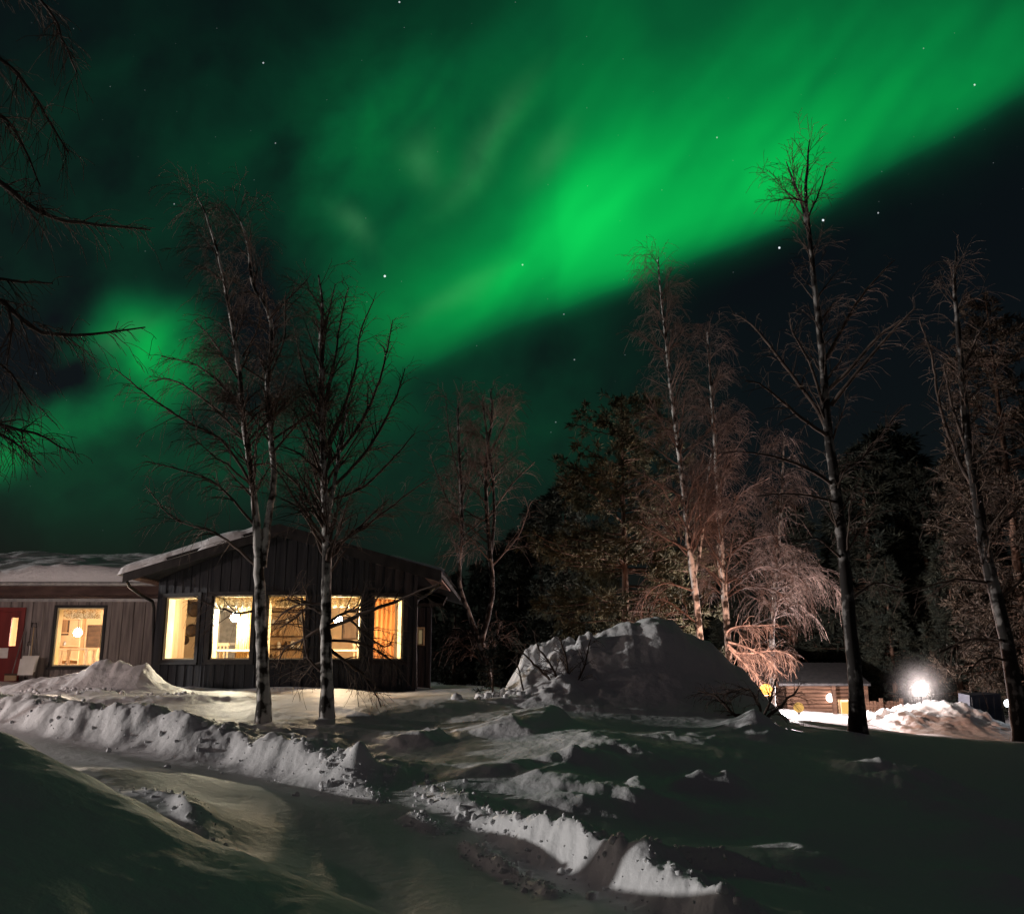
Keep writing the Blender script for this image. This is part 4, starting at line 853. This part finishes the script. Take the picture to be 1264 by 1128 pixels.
def curtain(label, x, y, z0, z1, w, m, seed):
    b = MB(); n = 26; vs = []
    for k in range(n+1):
        xx = x-w/2+w*k/n; yy = y+.035*math.sin(k*1.5+seed); vs += [(xx, yy, z0), (xx, yy, z1), (xx, yy+.012, z0), (xx, yy+.012, z1)]
    fs = []
    for k in range(n): a = k*4; fs += [(a, a+4, a+5, a+1), (a+3, a+7, a+6, a+2), (a+1, a+5, a+7, a+3), (a, a+2, a+6, a+4)]
    return tag(mk('curtain', vs, fs, m, base=(x, y, z0), smooth=True), label, 'curtain', 'pleated curtains')
CURT = noisy('yellow_curtain', (.50, .36, .16), (.66, .50, .26), (9, 9, 1), .85, .1); CURT2 = noisy('rust_curtain', (.35, .15, .05), (.48, .24, .09), (9, 9, 1), .85, .1)
q = P(312, 800, 26.6); curtain('pale pleated curtain right of the lamp in the second bay window', q[0]+.1, 25.2, FLOOR, 3.7, .35, CURT, 0)
q = P(470, 800, 26.5); curtain('rust pleated curtain in the rightmost bay window', q[0], 26.2, FLOOR, 3.7, .8, CURT2, 1)
def picture(label, px, py, Y, w, h, inner):
    q = P(px, py, Y); t_ = thing('framed_picture', label, 'picture', tuple(q), 'pictures on the inner wall'); k = MB(); x, z = q[0], q[2]
    for a, b_, c_, d_ in [(x-w/2, x-w/2+.04, z-h/2, z+h/2), (x+w/2-.04, x+w/2, z-h/2, z+h/2), (x-w/2+.04, x+w/2-.04, z-h/2, z-h/2+.04), (x-w/2+.04, x+w/2-.04, z+h/2-.04, z+h/2)]: k.box(a, b_, Y-.03, Y, c_, d_)
    k.build('frame', DARKW, t_); k = MB(); k.box(x-w/2+.041, x+w/2-.041, Y-.012, Y-.002, z-h/2+.041, z+h/2-.041); k.build('print', inner, t_)
picture('tall framed picture seen in the fourth bay window', 432, 775, 29.58, .5, .7, WOODF); picture('wide framed picture seen at the left of the second bay window', 270, 765, 29.58, .7, .5, METAL)
picture('small framed picture high in the rightmost bay window', 470, 752, 29.58, .45, .35, PAPER); picture('framed picture left in the wide window of the low wing', 76, 772, 30.18, .5, .6, WOODF); picture('framed picture right in the wide window of the low wing', 116, 785, 30.18, .45, .7, DARKW)
def inner_door(label, px, Y, w, h):
    x = P(px, 800, Y)[0]; t_ = thing('glazed_door', label, 'inner door', (x, Y, FLOOR)); k = MB(); z0 = FLOOR+.005
    for a, b_, c_, d_ in [(x-w/2, x-w/2+.1, z0, z0+h), (x+w/2-.1, x+w/2, z0, z0+h), (x-.05, x+.05, z0, z0+h), (x-w/2+.1, x-.05, z0, z0+.2), (x+.05, x+w/2-.1, z0, z0+.2), (x-w/2+.1, x-.05, z0+h-.12, z0+h), (x+.05, x+w/2-.1, z0+h-.12, z0+h), (x-w/2+.1, x-.05, z0+.95, z0+1.03), (x+.05, x+w/2-.1, z0+.95, z0+1.03)]: k.box(a, b_, Y-.06, Y-.002, c_, d_)
    k.build('frame', WHITEP, t_); k = MB(); k.box(x-w/2+.1, x+w/2-.1, Y-.03, Y-.022, z0+.2, z0+h-.12); k.build('panel', METAL, t_)
inner_door('white framed double door behind the lamp in the second bay window', 296, 29.57, 1.5, 2.1)
LACE = noisy('lace_valance', (.40, .30, .16), (.85, .78, .62), (26, 26, 26), .85, .1, lo=.42, hi=.55)
for px_, Y_, w_, z1_, lab in [(287, 24.1, 1.0, ZT+.02, 'lace valance across the top of the second bay window'), (354, 23.95, 1.0, ZT+.02, 'lace valance across the top of the middle bay window'), (424, 24.1, .95, ZT+.02, 'lace valance across the top of the fourth bay window'), (95, 26.4, 1.35, wwin[3]+.02, 'lace valance across the top of the low wing window')]:
    q = P(px_, 740, Y_); curtain(lab, q[0], Y_, z1_-.3, z1_, w_, LACE, px_)
# tools leaning on the wing wall
def pole_tool(name, label, a, b, r, headf, cat, m=METAL, gz_=None):
    t_ = thing(name, label, cat, a); k = MB(); k.tube([a, b], r, 8); k.build('shaft', m, t_, True); headf(t_, np.array(a), np.array(b)); return t_
def broom_head(t_, a, b):
    k = MB(); k.box(a[0]-.16, a[0]+.16, a[1]-.035, a[1]+.035, a[2]+.10, a[2]+.15); k.build('head', DARKW, t_)
    k = MB()
    for i in range(12): k.box(a[0]-.155+i*.026, a[0]-.14+i*.026, a[1]-.03, a[1]+.03, a[2]-.04, a[2]+.098)
    k.build('bristles', WOODI, t_)
def shovel_head(t_, a, b):
    k = MB(); z0 = a[2]-.02
    k.hexa([(a[0]-.2, a[1]-.10, z0), (a[0]+.2, a[1]-.10, z0), (a[0]+.2, a[1]-.085, z0), (a[0]-.2, a[1]-.085, z0), (a[0]-.22, a[1]-.0, z0+.42), (a[0]+.22, a[1]-.0, z0+.42), (a[0]+.22, a[1]+.015, z0+.42), (a[0]-.22, a[1]+.015, z0+.42)]); k.build('blade', WHITEP, t_)
    k = MB(); k.tube([b+np.array([-.07, 0, .0]), b+np.array([-.06, 0, .11]), b+np.array([.06, 0, .11]), b+np.array([.07, 0, 0]), b+np.array([-.07, 0, 0])], .013, 6); k.build('grip', TRIM, t_, True)
pole_tool('broom', 'long-handled broom leaning beside the red door', tuple(P(13, 838, 25.5)), tuple(P(30, 779, 25.88)), .014, broom_head, 'broom', CLADW)
pole_tool('snow_shovel', 'snow shovel leaning on the wing wall between broom and window', tuple(P(36, 828, 25.6)), tuple(P(42, 774, 25.88)), .016, shovel_head, 'shovel', WOODI)
pole_tool('snow_shovel', 'short pale shovel stuck in the snow left of the taller one', tuple(P(33, 832, 25.4)), tuple(P(37, 797, 25.8)), .016, shovel_head, 'shovel', WHITEP)
# lamp post just left of the picture that lights the wing
def yard_lamp(name, label, base, hgt, m, r=.16, cat='lamp', group=None):
    t_ = thing(name, label, cat, base, group); b = MB(); b.lathe(base, [(.07, -.3), (.06, .1), (.035, .15), (.03, hgt-r)], 12); b.build('post', TRIM, t_, True)
    c = MB(); c.lathe((base[0], base[1], base[2]+hgt), sphere_prof(r, 10), 20); c.build('globe', m, t_, True)
    d = MB(); d.lathe((base[0], base[1], base[2]+hgt-r-.02), [(.05, 0), (.09, .05), (.07, .07)], 14); d.build('collar', TRIM, t_, True)
    return t_
q = P(-350, 860, 17); qz = Hs(q[0], 17)
yard_lamp('lamp_post', 'lamp post with a warm globe in front of the low wing', (q[0], 17, qz), 2.6, emis('pink_globe', (1, .76, .69), 620), .16)

# ------------------------------------------------------------------ the lit yard on the right
def at_ground(px, Y): p = P(px, 860, Y); return (p[0], Y, Hs(p[0], Y))
b = at_ground(1137, 31.7); lz = P(1137, 853, 31.7)[2]
yard_lamp('yard_lamp', 'glaring white globe lamp in steam above the lit snow pile', b, lz-b[2], emis('white_globe', (1, .80, .78), 420), .17, group='globe lamps in the yard')
b = at_ground(946, 27); yard_lamp('yard_lamp', 'amber globe lamp among twigs at the right end of the snow pile', b, P(946, 852, 27)[2]-b[2], emis('amber_globe', (1, .40, .07), 1.5), .18, group='globe lamps in the yard')
tr2 = bpy.data.materials['amber_globe'].node_tree; e2 = [n for n in tr2.nodes if n.type == 'EMISSION'][0]; o2 = [n for n in tr2.nodes if n.type == 'OUTPUT_MATERIAL'][0]; t2 = tr2.nodes.new('ShaderNodeBsdfTransparent'); a2_ = tr2.nodes.new('ShaderNodeAddShader'); tr2.links.new(e2.outputs[0], a2_.inputs[0]); tr2.links.new(t2.outputs[0], a2_.inputs[1]); tr2.links.new(a2_.outputs[0], o2.inputs[0])
pd2 = bpy.data.lights.new('amber_bulb', 'POINT'); pd2.energy = 1000; pd2.color = (1, .52, .36); pd2.shadow_soft_size = .10; po2 = bpy.data.objects.new('amber_bulb', pd2); COL.objects.link(po2); po2.location = P(946, 852, 27)
b = at_ground(985, 36); yard_lamp('yard_lamp', 'dim yellow globe lamp low in front of the log cabin', b, P(985, 873, 36)[2]-b[2], emis('dim_globe', (1, .58, .16), .8), .19, group='globe lamps in the yard')
# steam round the lamp
gm = emis('clear_lit_globe', (1, .86, .80), 26); t = gm.node_tree; e_ = [n for n in t.nodes if n.type == 'EMISSION'][0]; o_ = [n for n in t.nodes if n.type == 'OUTPUT_MATERIAL'][0]
tr_ = t.nodes.new('ShaderNodeBsdfTransparent'); ad_ = t.nodes.new('ShaderNodeAddShader'); t.links.new(e_.outputs[0], ad_.inputs[0]); t.links.new(tr_.outputs[0], ad_.inputs[1]); t.links.new(ad_.outputs[0], o_.inputs[0])
for ch in [o for o in bpy.data.objects if o.name.startswith('globe') and o.parent and 'glaring' in o.parent['label']]: ch.data.materials[0] = gm
pd = bpy.data.lights.new('bulb', 'POINT'); pd.energy = 8000; pd.color = (1, .85, .84); pd.shadow_soft_size = .10
po = bpy.data.objects.new('bulb', pd); COL.objects.link(po); po.location = (b[0], b[1], lz)
c = np.array(P(1137, 846, 31.7)); mbs = MB(); mbs.lathe(c, sphere_prof(1.6, 14), 28)
vv = np.array(mbs.v)-c; vv[:, 2] *= 1.25; mbs.v = [tuple(x) for x in vv+c]
steam = mbs.build('steam', mat('steam', (1, 1, 1)), base=tuple(c)); steam['kind'] = 'stuff'; steam['label'] = 'soft cloud of lit steam round the yard lamp'
t = steam.data.materials[0].node_tree; t.nodes.clear(); pv = t.nodes.new('ShaderNodeVolumePrincipled'); om = t.nodes.new('ShaderNodeOutputMaterial'); t.links.new(pv.outputs[0], om.inputs['Volume'])
pv.inputs['Color'].default_value = (.95, .93, .92, 1); co = t.nodes.new('ShaderNodeTexCoord'); ln_ = t.nodes.new('ShaderNodeVectorMath'); ln_.operation = 'LENGTH'; t.links.new(co.outputs['Object'], ln_.inputs[0])
mr = t.nodes.new('ShaderNodeMapRange'); mr.inputs['From Min'].default_value = .1; mr.inputs['From Max'].default_value = 1.55; mr.inputs['To Min'].default_value = 1.0; mr.inputs['To Max'].default_value = 0
t.links.new(ln_.outputs['Value'], mr.inputs['Value'])
ns = t.nodes.new('ShaderNodeTexNoise'); ns.inputs['Scale'].default_value = 1.6; ns.inputs['Detail'].default_value = 2; t.links.new(co.outputs['Object'], ns.inputs['Vector'])
pw_ = t.nodes.new('ShaderNodeMath'); pw_.operation = 'POWER'; t.links.new(mr.outputs[0], pw_.inputs[0]); pw_.inputs[1].default_value = 5.5; steam.data.materials[0].cycles.volume_sampling = 'EQUIANGULAR'
pm = t.nodes.new('ShaderNodeMath'); pm.operation = 'MULTIPLY'; t.links.new(pw_.outputs[0], pm.inputs[0]); t.links.new(ns.outputs[0], pm.inputs[1]); 
pm2 = t.nodes.new('ShaderNodeMath'); pm2.operation = 'MULTIPLY'; pm2.inputs[1].default_value = 2.2; t.links.new(pm.outputs[0], pm2.inputs[0]); t.links.new(pm2.outputs[0], pv.inputs['Density'])
# log cabin
cY = 42; c0_ = P(972, 870, cY)[0]; c1_ = P(1058, 870, cY)[0]; cg = Hs((c0_+c1_)/2, cY); croot = thing('log_cabin', 'small brown log cabin with a lit doorway beyond the snow', 'cabin', ((c0_+c1_)/2, cY, cg))
ctop = P(1000, 846, cY)[2]; dw0, dw1 = P(1037, 870, cY)[0], P(1051, 870, cY)[0]; dtop = P(1040, 866, cY)[2]
cm = MB(); nl = 9; lh = (ctop-cg+.3)/nl
for k in range(nl):
    z = cg-.3+k*lh
    for a, b_ in ([(c0_, dw0), (dw1, c1_)] if z+lh*.5 < dtop else [(c0_, c1_)]): cm.tube([(a, cY, z+lh/2), (b_, cY, z+lh/2)], lh*.53, 8)
    cm.tube([(c0_, cY+.05, z+lh/2), (c0_, cY+4, z+lh/2)], lh*.5, 8); cm.tube([(c1_, cY+.05, z+lh/2), (c1_, cY+4, z+lh/2)], lh*.5, 8)
cm.build('wall', LOG, croot, True)
cr = MB(); cr.hexa([(c0_-.5, cY-.7, ctop), (c1_+.4, cY-.7, ctop), (c1_+.4, cY+2.1, ctop+.9), (c0_-.5, cY+2.1, ctop+.9), (c0_-.5, cY-.7, ctop+.1), (c1_+.4, cY-.7, ctop+.1), (c1_+.4, cY+2.1, ctop+1), (c0_-.5, cY+2.1, ctop+1)])
cr.hexa([(c0_-.5, cY+2.102, ctop+.9), (c1_+.4, cY+2.102, ctop+.9), (c1_+.4, cY+4.6, ctop), (c0_-.5, cY+4.6, ctop), (c0_-.5, cY+2.102, ctop+1), (c1_+.4, cY+2.102, ctop+1), (c1_+.4, cY+4.6, ctop+.1), (c0_-.5, cY+4.6, ctop+.1)])
crf = cr.build('roof', TRIM, croot)
dwm = MB(); dwm.box(dw0, dw1, cY+.1, cY+.14, cg-.1, dtop); dwm.build('door', emis('lit_doorway', (1, .62, .18), .95), croot)
dfm = MB(); dfm.box(dw0-.1, dw0, cY-.16, cY+.1, cg-.1, dtop+.1); dfm.box(dw1, dw1+.1, cY-.16, cY+.1, cg-.1, dtop+.1); dfm.box(dw0, dw1, cY-.16, cY+.1, dtop, dtop+.1); dfm.build('door_frame', WOODI, croot)
lm = MB(); q = P(1025, 861, cY-.25); lm.lathe(q, sphere_prof(.17, 8), 16); wl = lm.build('wall_lamp', emis('wall_lamp_glow', (1, .80, .72), 28), croot, True)
pl = MB(); pl.box(c0_+1.75, c0_+1.9, cY-.75, cY-.6, cg-.2, ctop); pl.box(c1_+.1, c1_+.25, cY-.75, cY-.6, cg-.2, ctop); pl.build('porch_post', LOG, croot)
# board fence behind the bright snow, right of the tall birch
fY = 40; f0, f1 = P(1062, 870, fY)[0], P(1112, 870, fY)[0]; fg = Hs((f0+f1)/2, fY); ft = P(1085, 863, fY)[2]
froot = thing('board_fence', 'low brown board fence behind the bright snow by the cabin', 'fence', ((f0+f1)/2, fY, fg))
fm = MB(); nb = 12
for k in range(nb): x = f0+(f1-f0)*k/nb; fm.box(x, x+(f1-f0)/nb-.03, fY, fY+.03, fg-.2, ft-.05-rb.uniform(0, .06))
fm.build('boards', LOG, froot)
for x in (f0, (f0+f1)/2, f1): k = MB(); k.box(x-.06, x+.06, fY-.14, fY-.005, fg-.2, ft+.05); k.build('post', LOG, froot)
k = MB(); k.box(f0, f1, fY-.06, fY-.001, ft-.3, ft-.2); k.build('rail', LOG, froot)
# covered stack at the right edge with a small lit lantern
sY = 33; s0_, s1_ = P(1196, 870, sY)[0], P(1240, 870, sY)[0]; sg_ = Hs((s0_+s1_)/2, sY)
sroot = thing('covered_stack', 'dark blue covered stack left of the crooked birch foot', 'covered stack', ((s0_+s1_)/2, sY, sg_))
k = MB(); top = P(1220, 856, sY)[2]; k.hexa([(s0_, sY, sg_-.2), (s1_, sY, sg_-.2), (s1_, sY+1, sg_-.2), (s0_, sY+1, sg_-.2), (s0_+.08, sY+.06, top-.05), (s1_-.06, sY+.08, top), (s1_-.08, sY+.9, top+.04), (s0_+.1, sY+.9, top)]); k.build('tarpaulin', BLUEP, sroot)
k = MB()
for j in range(5): k.tube([(s0_+.1+j*.25, sY-.01, sg_-.1), (s0_+.12+j*.25, sY-.01, top-.12)], .012, 6)
k.build('cord', TRIM, sroot)
b = at_ground(1244, 31); yard_lamp('yard_lamp', 'small bluish globe lamp at the right edge by the covered stack', b, P(1244, 868, 31)[2]-b[2], emis('cold_globe', (.85, .92, 1), 14), .13, group='globe lamps in the yard')

# loose crumbs of snow thrown up along the ploughed ridges: one scatter
ph = (1+5**.5)/2
ICO = np.array([(-1, ph, 0), (1, ph, 0), (-1, -ph, 0), (1, -ph, 0), (0, -1, ph), (0, 1, ph), (0, -1, -ph), (0, 1, -ph), (ph, 0, -1), (ph, 0, 1), (-ph, 0, -1), (-ph, 0, 1)])/1.9
ICF = np.array([(0, 11, 5), (0, 5, 1), (0, 1, 7), (0, 7, 10), (0, 10, 11), (1, 5, 9), (5, 11, 4), (11, 10, 2), (10, 7, 6), (7, 1, 8), (3, 9, 4), (3, 4, 2), (3, 2, 6), (3, 6, 8), (3, 8, 9), (4, 9, 5), (2, 4, 11), (6, 2, 10), (8, 6, 7), (9, 8, 1)])
rc_ = np.random.default_rng(77); cx, cy, cs = [], [], []
for k, cnt, wd, smax in [(0, 450, .36, .045), (2, 420, .22, .038), (3, 160, .06, .022), (1, 120, .10, .03), (4, 80, .08, .02), (5, 150, .10, .025), (15, 120, .15, .02), ([(610,874,18.9),(650,872,18.6),(700,868,18.5),(740,870,18.5)], 420, .35, .12), ([(40,858,21),(130,862,20.8),(220,858,21)], 260, .3, .06)]:
    pl = np.array([p[:2] for p in (RW[k][0] if isinstance(k, int) else pxl(k))]); i = rc_.integers(0, len(pl)-1, cnt); f = rc_.random((cnt, 1)); q = pl[i]*(1-f)+pl[i+1]*f+rc_.normal(0, wd, (cnt, 2))
    cx.append(q[:, 0]); cy.append(q[:, 1]); cs.append(.008+smax*rc_.random(cnt)**5)
cx, cy, cs = map(np.concatenate, (cx, cy, cs)); cz = H(cx, cy)
V = ICO[None]*cs[:, None, None]*(1+rc_.normal(0, .18, (len(cx), 12, 1)))*rc_.uniform(.6, 1.3, (len(cx), 1, 3)) + np.stack([cx, cy, cz+cs*.3], -1)[:, None]
cr_ = mk('snow_crumbs', V.reshape(-1, 3), (ICF[None]+12*np.arange(len(cx))[:, None, None]).reshape(-1, 3), SNOW); cr_['kind'] = 'stuff'; cr_['label'] = 'loose crumbs of snow along the ploughed ridges'
